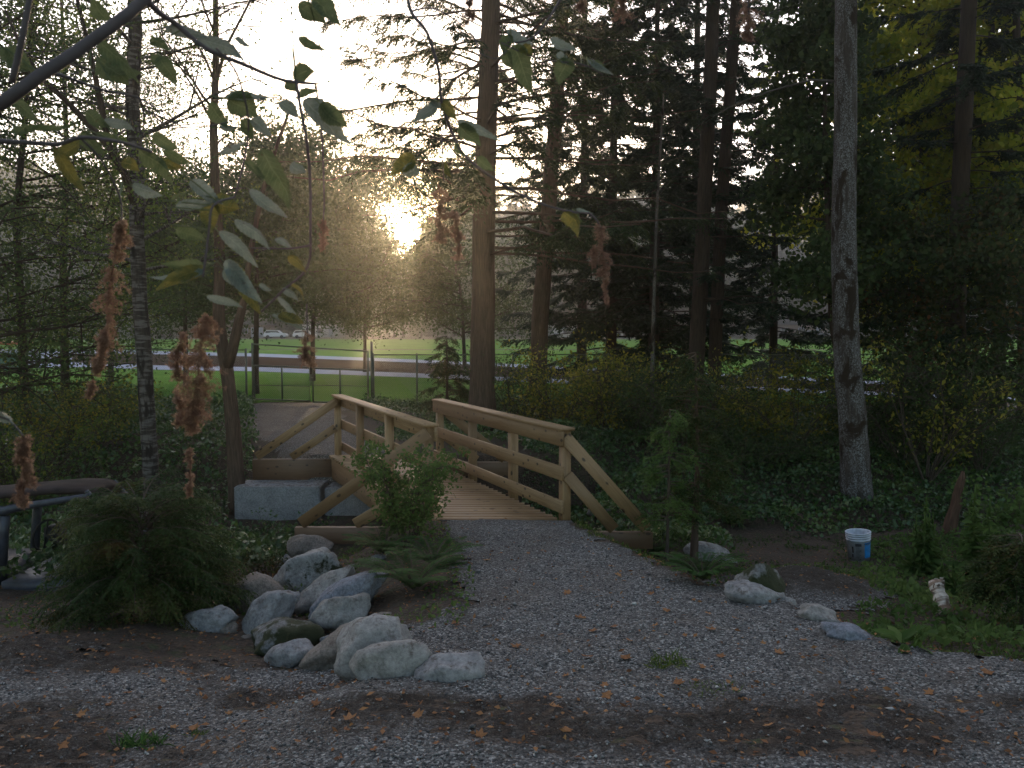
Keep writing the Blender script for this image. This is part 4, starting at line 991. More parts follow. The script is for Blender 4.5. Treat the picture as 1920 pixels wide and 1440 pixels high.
for (nm, px, Y, w, h, lf, lab, nt_, L) in SH:
    shrub(nm, gp(px, Y), w, h, lab, leaf=lf, nt=int(nt_*1.7), stems=13, L=L*(1.5 if lf == 'leaf_yellow' else 1.15), nleaf=12 if lf == 'leaf_yellow' else 18, spread=.14, hang=.5 if lf == 'leaf_yellow' else .2)
# bush before the near left railing
shrub('shrub', gp(762, 8.75)-Vector((0, 0, .02)), .62, 1.12, 'upright leafy bush growing in front of the near left bridge post', leaf='weed', stems=12, nt=230, nleaf=16, L=.045, Wd=.62, spread=.05, arch=.1, six=True, group='plants by the bridge')
shrub('shrub', gp(560, 13.3), 1.3, .50, 'low leafy plant at the foot of the concrete block', leaf='bramble', stems=10, nt=70, nleaf=12, L=.06, spread=.08, group='plants by the bridge')
shrub('shrub', gp(455, 12.6), 1.2, .62, 'leafy plant at the left end of the concrete block', leaf='bramble', stems=10, nt=70, nleaf=12, L=.06, spread=.08, group='plants by the bridge')
shrub('shrub', gp(500, 10.0), .9, .55, 'small rusty-leaved bush by the concrete block', leaf='leaf_red', stems=8, nt=50, nleaf=10, L=.05, spread=.06, group='plants by the bridge')
# feathery cedar bush, left foreground
def cedar_bush():
    base = gp(255, 6.9); root = empty('cedar_bush', base, 'big feathery dark cedar bush left of the rock pile', 'shrub', 'cedar bushes')
    fb = MB(); bt = MB()
    for i in range(170):
        a = random.uniform(0, 6.28); h0 = random.uniform(.05, 1.0); L = (.90*(1-.50*h0))*random.uniform(.7, 1.1)
        p0 = base + Vector((math.cos(a)*.06, math.sin(a)*.06, h0)); d = Vector((math.cos(a), math.sin(a)*.8, .35+h0*.75))
        bp, _ = bez(p0, d, L, Vector((math.cos(a)*.2, 0, -.9)), 7, .05)
        bt.tube(bp, [.008*(1-.11*j) for j in range(8)], 4, cap=False)
        m = 20; bx = np.array([tuple(v) for v in bp]); s = (.15+.85*np.linspace(0, 1, m)); si = s*6.99; i0 = si.astype(int); fr = (si-i0)[:, None]
        P = bx[i0]*(1-fr)+bx[np.minimum(i0+1, 7)]*fr; tg = bx[np.minimum(i0+1, 7)]-bx[i0]; tg /= np.linalg.norm(tg, axis=1, keepdims=True)+1e-6
        side = np.cross(tg, [0, 0, 1.0]); side /= np.linalg.norm(side, axis=1, keepdims=True)+1e-6
        D = tg*.8 + side*np.where(np.arange(m) % 2 == 0, 1, -1)[:, None]*(1.0-.5*s[:, None]) + np.array([0, 0, -.25])
        spray(fb, P, D, .10+.13*(1-s)+.04*RN.random(m), 10, .042, .012, hang=.5, rnd0=np.full(m, random.random()*(.8 if random.random() < .9 else 1.2)))
    bt.build('stems', M['twig'], root, off=base); fb.build('foliage', M['cedar'], root, off=base)
cedar_bush()
conifer('young_cedar', [gp(1306, 9.8), gp(1306, 9.8)+Vector((.04, .05, 1.2)), gp(1306, 9.8)+Vector((.02, .1, 2.2))], .045, 2.0, .12, 58, .62, 'young cedar with reddish stem right of the bridge end', 'young cedars', tw=30, n=7, bl=.055, bw=.015, leaf='cedar', bark='bark_fir', droop=.3, shape=.5, rtop=.01, lmin=.5)
conifer('young_cedar', [gp(1255, 9.4), gp(1255, 9.4)+Vector((.02, .05, 1.35))], .02, 1.35, .05, 34, .42, 'small bright young cedar next to the reddish stemmed one', 'young cedars', tw=32, n=6, bl=.05, bw=.015, leaf='weed', bark='twig', droop=.2, shape=.5, rtop=.008, lmin=.5)
conifer('young_cedar', [gp(1935, 7.0), gp(1935, 7.0)+Vector((.0, .05, .62))], .015, .50, .0, 70, .55, 'young feathery cedar at the right edge above the grass', 'young cedars', tw=32, n=7, bl=.05, bw=.014, leaf='cedar', bark='twig', droop=.3, shape=.5, rtop=.008, lmin=.5)
for (px, py, s, nf, lab) in [(775, 1108, .42, 15, 'sword fern on the bank right of the rock pile'), (720, 1040, .40, 13, 'sword fern under the near left bridge wing'), (812, 1060, .36, 12, 'sword fern at the left edge of the path near the bridge'),
                        (1318, 1090, .36, 15, 'sword fern in front of the white-topped rock right of the path'), (1230, 1040, .30, 11, 'small sword fern at the right edge of the path by the bridge'), (1370, 985, .36, 12, 'sword fern beside the reddish young cedar'), (655, 1010, .30, 10, 'small pale fern at the foot of the near left brace')]:
    fern(ground_at(px, py), s, nf, lab)
def leafyweed(px, py, h, label, spikes=3, rosette=12, Lr=.22, name='mullein'):
    base = ground_at(px, py); root = empty(name, base, label, 'weed', 'tall weeds at right'); st = MB(); fb = MB()
    for i in range(spikes):
        a = random.uniform(0, 6.28); off = Vector((math.cos(a), math.sin(a), 0))*random.uniform(.02, .14); hh = h*random.uniform(.75, 1.05)
        p = [base+off*(.6+.4*k/5)+Vector((random.gauss(0, .008), 0, hh*k/5)) for k in range(6)]
        st.tube(p, [.010*(1-.12*k) for k in range(6)], 6)
        n = int(hh*130)+4; u = RN.random(n)**.9; P = np.array([tuple(base+off)]*n)+np.stack([0*u, 0*u, u*hh], 1)
        D = rdir(n, .15); fb.leaves6(P, D, rdir(n, 1.5), Lr*.95*(1.05-u)*(.6+.6*RN.random(n))+.03, (Lr*.95*(1.05-u)+.03)*.36, None, .35)
        st.tube([p[-1]-Vector((0, 0, .12*h)), p[-1]+Vector((0, 0, .10*h))], [.014, .006], 6)
    n = rosette; D = rdir(n, .55); D[:, 2] = np.abs(D[:, 2]); P = np.array([tuple(base+Vector((0, 0, .04)))]*n)+RN.normal(size=(n, 3))*.03*np.array([1, 1, 0])
    fb.leaves6(P, D, rdir(n, 2), Lr*(.7+.5*RN.random(n)), Lr*.38, None, .45)
    st.build('stems', M['weed'], root, True, off=base); fb.build('foliage', M['weed'], root, off=base)
leafyweed(1728, 1075, .85, 'clump of tall weeds with flower spikes left of the rotten snag', 5, 16, .24)
leafyweed(1828, 1085, 1.15, 'tallest leafy weed beside the rotten snag', 3, 16, .26)
leafyweed(1790, 1120, .40, 'short broad-leaved weed above the birch log', 2, 16, .24)
leafyweed(1700, 1120, .22, 'low broad-leaved weed left of the birch log', 1, 12, .20)
leafyweed(1880, 1110, .45, 'low leafy weed near the right edge', 3, 14, .2)
leafyweed(1688, 1216, .12, 'broad-leaved seedling at the gravel edge beside the blue-grey rock', 1, 9, .17, 'seedling')
leafyweed(1120, 975, .12, 'broad-leaved weed at the foot of the near right post', 1, 9, .13, 'seedling')
def tuft(px, py, r, n, L, label, m='grass', name='grass_tuft'):
    b = MB(); c = ground_at(px, py); a = RN.random(n)*6.28; q = r*np.sqrt(RN.random(n)); x = c.x+np.cos(a)*q; y = c.y+np.sin(a)*q*.7
    P = np.stack([x, y, terrain(x, y)+.01], 1); D = rdir(n, .5); b.blades(P, D, rdir(n, 1), L*(.5+RN.random(n)), L*.13, None, .1, .4, .3)
    o = b.build(name, M[m], off=c); tag(o, label, 'grass', 'weed tufts on the gravel')
tuft(1250, 1250, .13, 160, .07, 'small green weed tuft in the middle of the gravel path')
tuft(265, 1400, .11, 150, .08, 'dark green weed tuft at the bottom left of the gravel', 'fern')
tuft(1330, 1298, .16, 120, .04, 'flat mossy weed patch below the green tuft on the gravel')
tuft(370, 1378, .05, 50, .04, 'tiny weed right of the dark green tuft')

# stuff
XRm = lambda x, y: np.interp(y, XRY, XRX)
XLm = lambda x, y: np.interp(y, XLY, XLX)
creek = lambda x, y: (y > 10.5) & (y < 14.2) & (np.abs(x - (-.446*(y-9.8) - .2)) < 2.0)
groundcover('brambles', -17, -.5, 8.6, 25, 120000, .50, .085, M['bramble'], 'dense brambles and ivy covering the slope left of the bridge', 'brambles',
            lambda x, y: (x < np.interp(y, [8.6, 10.2, 10.6, 13.5, 14.0, 15.2, 17, 20, 23, 25], [-3.1, -3.0, -2.3, -3.3, -5.0, -5.0, -5.3, -6.4, -7.3, -7.9])+fbm(x*2, y*2, 2)*.25) & (x/y*F > -1150), Wd=.7, upn=1.6)
groundcover('low_undergrowth', .2, 13, 10.5, 22, 95000, .34, .075, M['bramble'], 'low dark leafy undergrowth covering the forest floor right of the bridge', 'undergrowth',
            lambda x, y: (x > -.446*(y-9.8)+1.3+np.clip(1-(y-10)/5, 0, 1)*.3) & (x/y*F < 1150) & (np.hypot(x-4.5, (y-10.6)) > 1.6+fbm(x*2, y*2, 9)*.6) & ((y > 12.4+fbm(x, y, 8)*1.2) | (x < 2.9)), Wd=.72, upn=1.5)
groundcover('creek_plants', -9, 2, 15.6, 25.4, 30000, .38, .075, M['bramble'], 'bushy green plants along the far bank between path and fence', 'undergrowth',
            lambda x, y: (x > np.interp(y, [15, 17, 20, 23, 26.5], [-1.7, -2.6, -3.4, -4.2, -4.6])+fbm(x, y, 4)*.4), Wd=.7, upn=1.4)
groundcover('ground_cover', .5, 7.5, 4.6, 11.5, 15000, .09, .038, M['weed'], 'low green weeds and moss along the right side of the path', 'ground cover',
            lambda x, y: (x > XRm(x, y)+.05+fbm(x*2, y*2, 3)*.3) & (fbm(x*1.1, y*1.1, 6) > -.06-.5*np.clip(1-(x-XRm(x, y))/.8, 0, 1)) & ~((((x-2.75)/.95)**2+((y-8.1)/1.0)**2) < .9), Wd=.6, upn=1.0)
groundcover('ground_cover', -6.5, -.3, 5.4, 10, 11000, .08, .038, M['weed'], 'low green weeds on the soil left of the path', 'ground cover',
            lambda x, y: (x < XLm(x, y)+.12) & (fbm(x*1.1, y*1.1, 16) > .0-.5*np.clip(1-(XLm(x, y)-x)/.5, 0, 1)) & ((y > 6.3) | (x > -1.0)), Wd=.6, upn=1.0)
def grassy(name, cx0, cx1, cy0, cy1, n, L, label, mask=None):
    b = MB(); x = cx0+(cx1-cx0)*RN.random(n); y = cy0+(cy1-cy0)*RN.random(n)
    if mask is not None: k = mask(x, y); x = x[k]; y = y[k]; n = len(x)
    P = np.stack([x, y, terrain(x, y, False)], 1); b.blades(P, rdir(n, 1.0), rdir(n, .3), L*(.5+RN.random(n)), .010, None, .1, .35, .2)
    tag(b.build(name, M['grass']), label, 'grass', kind='stuff')
grassy('grass', 2.6, 6.5, 4.2, 6.6, 9000, .06, 'short yellow-green grass at the right edge of the gravel', lambda x, y: (x > XRm(x, y)+.9+fbm(x*2, y*2, 1)*.5))
groundcover('ground_cover', 2.4, 8.5, 5.2, 11.5, 16000, .22, .075, M['weed'], 'leafy weeds crowding the ground in the right corner', 'ground cover', lambda x, y: (x/y*F+CX > 1655+fbm(x*2, y*2, 7)*90) & (y > 5.6+np.clip(3.4-x, 0, 1)*.4), Wd=.5, upn=1.0)
groundcover('ground_cover', 2.0, 6.5, 8.2, 12.2, 5000, .07, .055, M['leaf_dull'], 'sparse low leaves on the bare soil around the bucket', 'ground cover', lambda x, y: (fbm(x*1.7, y*1.7, 12) > -.02) & (np.hypot(x-4.4, y-10.3) > .3), Wd=.55, upn=1.6)
grassy('grass', .5, 2.4, 7.2, 10.2, 5000, .055, 'short grass on the right shoulder of the path by the bridge', lambda x, y: (x > XRm(x, y)-.05+fbm(x*3, y*3, 1)*.25) & (x < XRm(x, y)+.8))
grassy('grass', -13, 9, 24.3, 26.2, 16000, .22, 'longer grass along the foot of the chain-link fence', lambda x, y: ~fpath_mask(x, y))

# ------------------------------------------------------------------ bucket, log, snag, old vehicle
def bucket():
    base = ground_at(1611, 1049); base.z += .0; root = empty('bucket', base, 'white plastic pail with a blue and grey printed side standing in the clearing', 'bucket')
    root.rotation_euler = (0, rad(-4), rad(0))
    def lathe(prof, n=40, arc=None):
        b = MB(); V = []; a0, a1 = (0, 2*math.pi) if arc is None else arc; m = n if arc is None else n+1
        for (r, z) in prof:
            for k in range(m):
                a = a0+(a1-a0)*k/n; V.append((r*math.cos(a), r*math.sin(a), z))
        Q = [(i*m+k, i*m+(k+1) % m, (i+1)*m+(k+1) % m, (i+1)*m+k) for i in range(len(prof)-1) for k in range(n)]
        b.add(V, Q); return b
    h = .37; r0, r1 = .130, .150
    R = lambda z: r0+(r1-r0)*z/h
    prof = [(0, .004), (r0-.01, .004), (r0, .0), (R(.27), .27), (R(.27)+.006, .272), (R(.28)+.006, .279), (R(.285), .281), (R(.30), .30), (R(.3)+.007, .302), (R(.31)+.007, .310), (R(.31), .312), (R(.33), .33), (R(.33)+.008, .332), (R(.34)+.008, .341), (R(.34), .343), (R(.355), .355), (r1+.008, .357), (r1+.008, .37), (r1-.004, .37), (r1-.004, .36), (R(.2)-.004, .2), (r0-.004, .008), (0, .008)]
    lathe(prof).build('body', M['white_plastic'], root, True)
    lathe([(R(.05)+.001, .05), (R(.25)+.001, .25)], 14, (rad(-82), rad(-25))).build('label', M['blue_print'], root, True)
    b = MB()
    def mark(a0, a1, z0, z1):
        n = 6; V = []
        for z in (z0, z1):
            for k in range(n+1):
                a = rad(a0+(a1-a0)*k/n); V.append(((R(z)+.0022)*math.cos(a), (R(z)+.0022)*math.sin(a), z))
        b.add(V, [(k, k+1, n+1+k+1, n+1+k) for k in range(n)])
    mark(-128, -98, .205, .24)
    for k in range(5): mark(-84+k*9, -78+k*9, .222, .24)
    for k in range(9): mark(-126, -104+random.uniform(-8, 6), .188-k*.016, .193-k*.016)
    mark(-146, -138, .12, .2); mark(-150, -140, .06, .10)
    b.build('print', M['ink'], root)
    b = MB(); b.tube([(.155*math.cos(rad(t)), -.155*math.sin(rad(max(0, min(180, t))))*.98-.0, .335-.13*math.sin(rad(t))) for t in range(0, 181, 12)], [.0022]*16, 5)
    b.build('handle', M['metal'], root, True)
bucket()
def log():
    p = ground_at(1776, 1160); d = at(1752, 1096, p.y+.22)
    b = MB(); n = 9; pts = [p+(d-p)*(i/(n-1)) + Vector((0, 0, .03)) for i in range(n)]
    b.tube(pts, [.058+.008*math.sin(i*2.1) for i in range(n)], 16, wob=.07)
    root = b.build('log', M['bark_peel'], smooth=True); tag(root, 'short birch log with peeling white bark lying at the foot of the tall weeds', 'log')
    f = MB(); m = 26; u = RN.random(m); P = np.array([tuple(p+(d-p)*t+Vector((0, 0, .03))) for t in u])+rdir(m)*.058; f.blades(P, rdir(m, .2), rdir(m), .05, .04, .9)
    f.build('bark_flakes', M['bark_peel'], root)
M['bark_peel'] = barkmat('peeling_birch', (.16, .10, .07), (.30, .22, .17), (.62, .55, .48), bands=True)
log()
def snag():
    base = ground_at(1776, 1005); t = at(1806, 884, base.y+.1); b = MB(); n = 9
    b.tube([base+(t-base)*(i/(n-1))+Vector((random.gauss(0, .012), 0, -.05 if i == 0 else 0)) for i in range(n)], [.115, .10, .085, .08, .075, .065, .06, .05, .02], 12, wob=.14)
    o = b.build('rotten_snag', barkmat('rotten_wood', (.045, .024, .016), (.13, .075, .05)), smooth=True, off=base)
    tag(o, 'leaning reddish-brown rotten tree snag among tall weeds at right', 'stump')
snag()
shrub('vine', ground_at(1875, 1000), 1.0, .85, 'tangled vine with heart-shaped leaves at the right edge', leaf='weed', stems=9, nt=70, nleaf=10, L=.07, Wd=.8, six=True, spread=.08, group='plants at right')
def vehicle():
    base = Vector((-4.6, 8.6, gz(-4.6, 8.6)))
    root = empty('old_vehicle', base, 'wrecked old vehicle with rusty dark roof and steering wheel, left of the cedar bush', 'vehicle')
    Y = 8.6
    import bmesh
    def A(px, py, y=Y): return at(px, py, y)-base
    # roof: lofted sheet, front edge seen from the side
    bm = bmesh.new(); prof = [(-260, 955), (-160, 938), (-60, 930), (40, 921), (100, 916), (150, 917), (163, 921), (180, 934)]
    rows = []
    for j, (dy, dz) in enumerate([(0, -.06), (.02, -.02), (.06, .0), (.25, .015), (.45, .015), (.62, .0), (.68, -.05)]):
        rows.append([bm.verts.new(A(x, y)+Vector((0, dy, dz-(.02 if False else 0)))) for (x, y) in prof])
    for a, b_ in zip(rows[:-1], rows[1:]):
        for i in range(len(prof)-1): bm.faces.new((a[i], a[i+1], b_[i+1], b_[i]))
    bmesh.ops.solidify(bm, geom=bm.faces[:], thickness=.035)
    me = bpy.data.meshes.new('roof'); bm.to_mesh(me); bm.free()
    for p in me.polygons: p.use_smooth = True
    me.materials.append(M['rust_roof']); o = bpy.data.objects.new('roof', me); COL.objects.link(o); o.parent = root
    for nm, ps, r in (('rear_pillar', [(8, 968), (5, 1000), (2, 1060)], .05), ('windshield_pillar', [(160, 921), (178, 940), (200, 962), (216, 972)], .024)):
        for dy in (0.02, .62):
            b = MB(); b.tube([A(x, y)+Vector((0, dy, 0)) for x, y in ps], [r]*len(ps), 8); b.build(nm, M['old_paint'], root, True)
    b = MB(); b.tube([A(-30, 955), A(8, 958), A(30, 952), A(70, 945), A(165, 930)], [.055, .05, .045, .04, .03], 8); b.build('roof_rail', M['old_paint'], root, True)
    c = A(86, 1003, Y+.45); b = MB(); pts = [c+Vector((.075*math.cos(t)+.03*math.sin(t), .12*math.cos(t), .17*math.sin(t))) for t in np.linspace(0, 6.2832, 25)]
    b.tube(pts, [.014]*25, 6); b.tube([pts[6], pts[18]], [.010]*2, 5); b.tube([c, c+Vector((.2, .0, -.12))], [.018, .02], 6); b.build('steering_wheel', M['black'], root, True)
    b = MB(); b.box(A(105, 1005, Y+.6), (.10, .3, .26)); b.build('dashboard', M['black'], root)
    b = MB(); b.board(A(200, 958), A(240, 972), .03, .9, (0, 0, 1)); b.board(A(240, 972), A(300, 985), .03, .9, (0, 0, 1)); b.build('hood', M['old_paint'], root)
    b = MB(); b.box(A(-60, 1075, Y+.6), (1.0, 1.1, .28)); b.box(A(150, 1075, Y+.6), (1.1, 1.1, .14)); b.build('body', M['old_paint'], root)
    for px in (250,):
        b = MB(); q = A(px, 1070, Y); b.tube([q+Vector((0, -.02, 0)), q+Vector((0, .16, 0))], [.20, .20], 20); b.tube([q+Vector((0, -.03, 0)), q+Vector((0, 0, 0))], [.08, .09], 12); b.build('wheel', M['black'], root)
M['rust_roof'] = (lambda: (lambda r: r)(plain('rusty_roof', (.040, .026, .022), .7, nsc=5, var=.6, bump=.3)))()
vehicle()

# ------------------------------------------------------------------ fences, gate
def z_(py, Y): return CAMZ-(py-HOR)/F*Y
def fence(name, pts, h, label, posts_step, mesh_p=.06, wire=.005, postr=.030, group='chain-link fences', ptop=None):
    base = Vector((pts[0][0], pts[0][1], gz(*pts[0][:2]))); root = empty(name, base, label, 'fence', group)
    P = [Vector((x, y, gz(x, y))) for x, y in pts]
    rail = MB(); w = MB(); cum = [0]
    for a, b in zip(P[:-1], P[1:]): cum.append(cum[-1]+(b-a).length)
    def loc(s, z):
        s = max(0, min(cum[-1], s)); i = max(0, min(len(P)-2, int(np.searchsorted(cum, s)-1))); t = (s-cum[i])/(cum[i+1]-cum[i]); q = P[i].lerp(P[i+1], t); return Vector((q.x, q.y, gz(q.x, q.y)+z))
    L = cum[-1]; st = posts_step if isinstance(posts_step, list) else list(np.arange(0, L+.01, posts_step))
    for s in st:
        b = MB(); q = loc(s, 0); b.tube([q-Vector((0, 0, .1)), q+Vector((0, 0, h+.05))], [postr, postr], 8); b.build('post', M['metal'], root, True, off=base)
    ns = max(2, int(L/3)); rail.tube([loc(L*i/ns, h) for i in range(ns+1)], [.02]*(ns+1), 6); rail.build('top_rail', M['metal'], root, True, off=base)
    n = int((L+h)/mesh_p)
    zz = terrain
    for k in range(n+1):
        for sg in (1, -1):
            s0 = k*mesh_p - (h if sg == 1 else 0); s1 = s0 + h
            za, zb = (0.03, h) if sg == 1 else (h, .03)
            if s1 < 0 or s0 > L: continue
            if s0 < 0: za += (zb-za)*(-s0)/h; s0 = 0
            if s1 > L: zb = za+(zb-za)*(L-s0)/(s1-s0); s1 = L
            w.tube([loc(s0, za), loc(s1, zb)], [wire/2]*2, 3, cap=False)
    w.tube([loc(L*i/ns, .05) for i in range(ns+1)], [.003]*(ns+1), 3, cap=False)
    w.build('chain_link', M['wire'], root, off=base)
    return root
FY = 25.4
def fx_(px): return (px-CX)/F*FY
fence('chain_link_fence', [(-22, FY+.5), (fx_(460), FY)], 1.70, 'chain-link fence running left from the double gate', 3.0)
fence('chain_link_fence', [(fx_(700), FY), (13.5, FY+1.2)], 1.55, 'chain-link fence running right from the double gate', [0.0, 1.33, 4.3, 7.3, 10.3, 13.3, 16.3], )
def gate():
    base = Vector((fx_(583), FY, 0)); root = empty('double_gate', base, 'double chain-link gate in a tall pipe frame beyond the bridge', 'gate')
    def tb(name, segs, r, parent=root):
        b = MB()
        for s in segs:
            b.tube([Vector(p)-base for p in s], [r]*len(s), 8)
        return b.build(name, M['metal'], parent, True)
    X0, X1 = fx_(463), fx_(697); y = FY
    tb('post', [[(fx_(461), y, -.1), (fx_(461), y, 1.75)]], .035); tb('post', [[(X1, y, -.1), (X1, y, 1.95)]], .045)
    tb('header', [[(fx_(473), y, 1.88), (fx_(690), y, 1.66)]], .022); tb('post', [[(fx_(473), y, .16), (fx_(473), y, 1.92)]], .028); tb('post', [[(fx_(690), y, .1), (fx_(690), y, 1.68)]], .025)
    for a, b_ in ((fx_(476), fx_(580)), (fx_(586), fx_(688))):
        zt = 1.22 if a < fx_(500) else 1.14; zb = .18 if a < fx_(500) else .10
        lf = tb('leaf', [[(a, y, zb), (a, y, zt), (b_, y, zt-.06), (b_, y, zb-.05), (a, y, zb)], [((a+b_)/2, y, zb), ((a+b_)/2, y, zt)]], .028)
        w = MB(); h = zt-zb; L = b_-a; n = int((L+h)/.06)
        for k in range(n+1):
            for sg in (1, -1):
                s0 = k*.06-(h if sg == 1 else 0); s1 = s0+h; za, zb2 = (zb, zt) if sg == 1 else (zt, zb)
                if s0 < 0: za += (zb2-za)*(-s0)/h; s0 = 0
                if s1 > L: zb2 = za+(zb2-za)*(L-s0)/(s1-s0); s1 = L
                if s1 > s0: w.tube([Vector((a+s0, y, za))-base, Vector((a+s1, y, zb2))-base], [.0028]*2, 3, cap=False)
        w.build('chain_link', M['wire'], lf)
        lt = MB(); lt.tube([Vector((a, y, .62))-base, Vector((b_, y, .58))-base], [.012]*2, 6); lt.build('cross_bar', M['metal'], lf, True)
    tb('latch', [[(fx_(583)-.05, y-.04, .85), (fx_(583)+.06, y-.04, .85)], [(fx_(583), y-.04, .6), (fx_(583), y-.04, .95)]], .018)
gate()
fence('chain_link_fence', [(-38, 150), (70, 146)], 1.7, 'far chain-link fence along the other side of the field', 6.0, .45, .02, .04)

def backstop():
    Y = 128; x0, x1 = (118-CX)/F*Y, (245-CX)/F*Y; base = Vector((x0, Y, gz(x0, Y))); root = empty('backstop', base, 'tall mesh baseball backstop at the far left of the field', 'backstop')
    H = 4.1; p = []
    for i in range(6):
        b = MB(); x = (x1-x0)*i/5; b.tube([(x, 0, 0), (x, 0, H-.0 if i else H-1), (x+.2, -1.5, H+.3)], [.07]*3, 6); b.build('post', M['wire'], root, True)
    b = MB()
    for z in (.05, 1.4, 2.7, H-.05): b.tube([(0, 0, z), (x1-x0, 0, z)], [.05]*2, 6)
    b.tube([(.2, -1.5, H+.3), (x1-x0+.2, -1.5, H+.3)], [.05]*2, 6); b.build('rail', M['wire'], root, True)
    w = MB(); h = H; L = x1-x0; n = int((L+h)/.35)
    for k in range(n+1):
        for sg in (1, -1):
            s0 = k*.35-(h if sg == 1 else 0); s1 = s0+h; za, zb = (0, h) if sg == 1 else (h, 0)
            if s0 < 0: za += (zb-za)*(-s0)/h; s0 = 0
            if s1 > L: zb = za+(zb-za)*(L-s0)/(s1-s0); s1 = L
            if s1 > s0: w.tube([(s0, 0, za), (s1, 0, zb)], [.018]*2, 3, cap=False)
    w.build('mesh', M['wire'], root)
backstop()
def dugout():
    Y = 46; x = (20-CX)/F*Y; base = Vector((x-2.2, Y, 0)); root = empty('dugout', base, 'small open shelter with red-orange roof by the pale concrete at the left edge', 'shelter')
    b = MB(); b.board((-1.6, 0, 1.72), (3.0, 0, 1.62), .16, 1.6, (0, 0, 1), .02); b.build('roof', M['red_roof'], root)
    for xx in (-1.4, .8, 2.8):
        b = MB(); b.board((xx, .3, 0), (xx, .3, 1.6), .12, .12, (1, 0, 0)); b.build('post', M['wood_dark'], root)
    b = MB(); b.board((-1.4, .6, .6), (2.6, .6, .6), 1.0, .04, (0, 0, 1)); b.build('back_panel', M['green_panel'], root)
    b = MB(); b.board((-1.4, .1, .45), (2.6, .1, .45), .05, .35, (0, 0, 1)); b.build('bench', M['wood'], root)
dugout()
def house(px, Y, w, d, h, rh, wm, label, garage=False):
    x = (px-CX)/F*Y; base = Vector((x, Y, gz(x, Y))); root = empty('house', base, label, 'house', 'houses beyond the field')
    b = MB(); b.box((0, d/2, h/2), (w, d, h)); b.build('wall', M[wm], root)
    b = MB(); V = [(-w/2-.4, -.5, h+.01), (w/2+.4, -.5, h+.01), (w/2+.4, d+.5, h+.01), (-w/2-.4, d+.5, h+.01), (-w/2-.4, d/2, h+rh), (w/2+.4, d/2, h+rh)]
    b.add(V, [(0, 1, 5, 4), (2, 3, 4, 5), (0, 3, 2, 1)], [(0, 4, 3), (1, 2, 5)]); b.build('roof', M['roof'], root)
    for i in range(2):
        f = MB(); xx = -w*.3+i*w*.32; f.box((xx, -.04, h*.55), (1.5, .10, 1.2)); fo = f.build('window', M['chalk'], root)
        g = MB(); g.box((xx, -.10, h*.55), (1.3, .04, 1.0)); g.build('pane', M['glass'], fo)
    f = MB(); f.box((w*.32, -.05, 1.1), (2.6 if garage else 1.0, .12, 2.2)); f.build('door', M['chalk'], root)
house(458, 178, 9, 8, 2.7, 1.6, 'wall_brown', 'low brown house with pale door at the far side left of the parked car', True)
house(600, 185, 8, 8, 2.8, 1.8, 'wall_pale', 'pale house beyond the far fence below the sun', False)
house(1060, 182, 12, 8, 2.8, 1.6, 'wall_pale', 'pale low house glimpsed between the two fir trunks', True)
house(1500, 182, 12, 8, 2.8, 1.6, 'wall_brown', 'low brown house glimpsed left of the mossy trunk', False)
def car(px, Y, m, label):
    x = (px-CX)/F*Y; base = Vector((x, Y, gz(x, Y))); root = empty('parked_car', base, label, 'car', 'cars parked beyond the far fence')
    import bmesh
    def loft(name, prof, w, mt, par, inset=.0):
        b = MB(); n = len(prof); V = [(x_, -w/2+(inset if z > 1.0 else 0), z) for x_, z in prof]+[(x_, w/2-(inset if z > 1.0 else 0), z) for x_, z in prof]
        b.add(V, [(i, (i+1) % n, n+(i+1) % n, n+i) for i in range(n)]); c = len(V)
        cx_ = sum(p[0] for p in prof)/n; cz = sum(p[1] for p in prof)/n
        b.add([(cx_, -w/2, cz), (cx_, w/2, cz)]+V, t=[(0, 2+(i+1) % n, 2+i) for i in range(n)]+[(1, 2+n+i, 2+n+(i+1) % n) for i in range(n)])
        return b.build(name, M[mt], par)
    loft('body', [(-2.2, .35), (2.2, .35), (2.25, .7), (2.1, .95), (1.2, 1.05), (.6, 1.6), (-1.7, 1.65), (-2.15, 1.05), (-2.25, .7)], 1.8, m, root, .18)
    loft('windows', [(-1.95, 1.08), (1.0, 1.08), (.55, 1.5), (-1.6, 1.54)], 1.78, 'glass', root, .12)
    for xx in (-1.35, 1.4):
        for yy in (-.86, .86):
            b = MB(); b.tube([(xx, yy-.1, .34), (xx, yy+.1, .34)], [.34]*2, 18); wv = b.build('wheel', M['black'], root)
for px, Y, m, l in [(518, 165, 'car_white', 'white car with dark windows beside the low brown house'), (572, 168, 'car_white', 'pale car nearer the sun beyond the far fence'), (1095, 166, 'car_white', 'white car glimpsed right of the big fir'), (1025, 167, 'car_dark', 'dark car between the two fir trunks'), (1530, 166, 'car_dark', 'dark car beyond the fence left of the mossy trunk')]:
    car(px, Y, m, l)

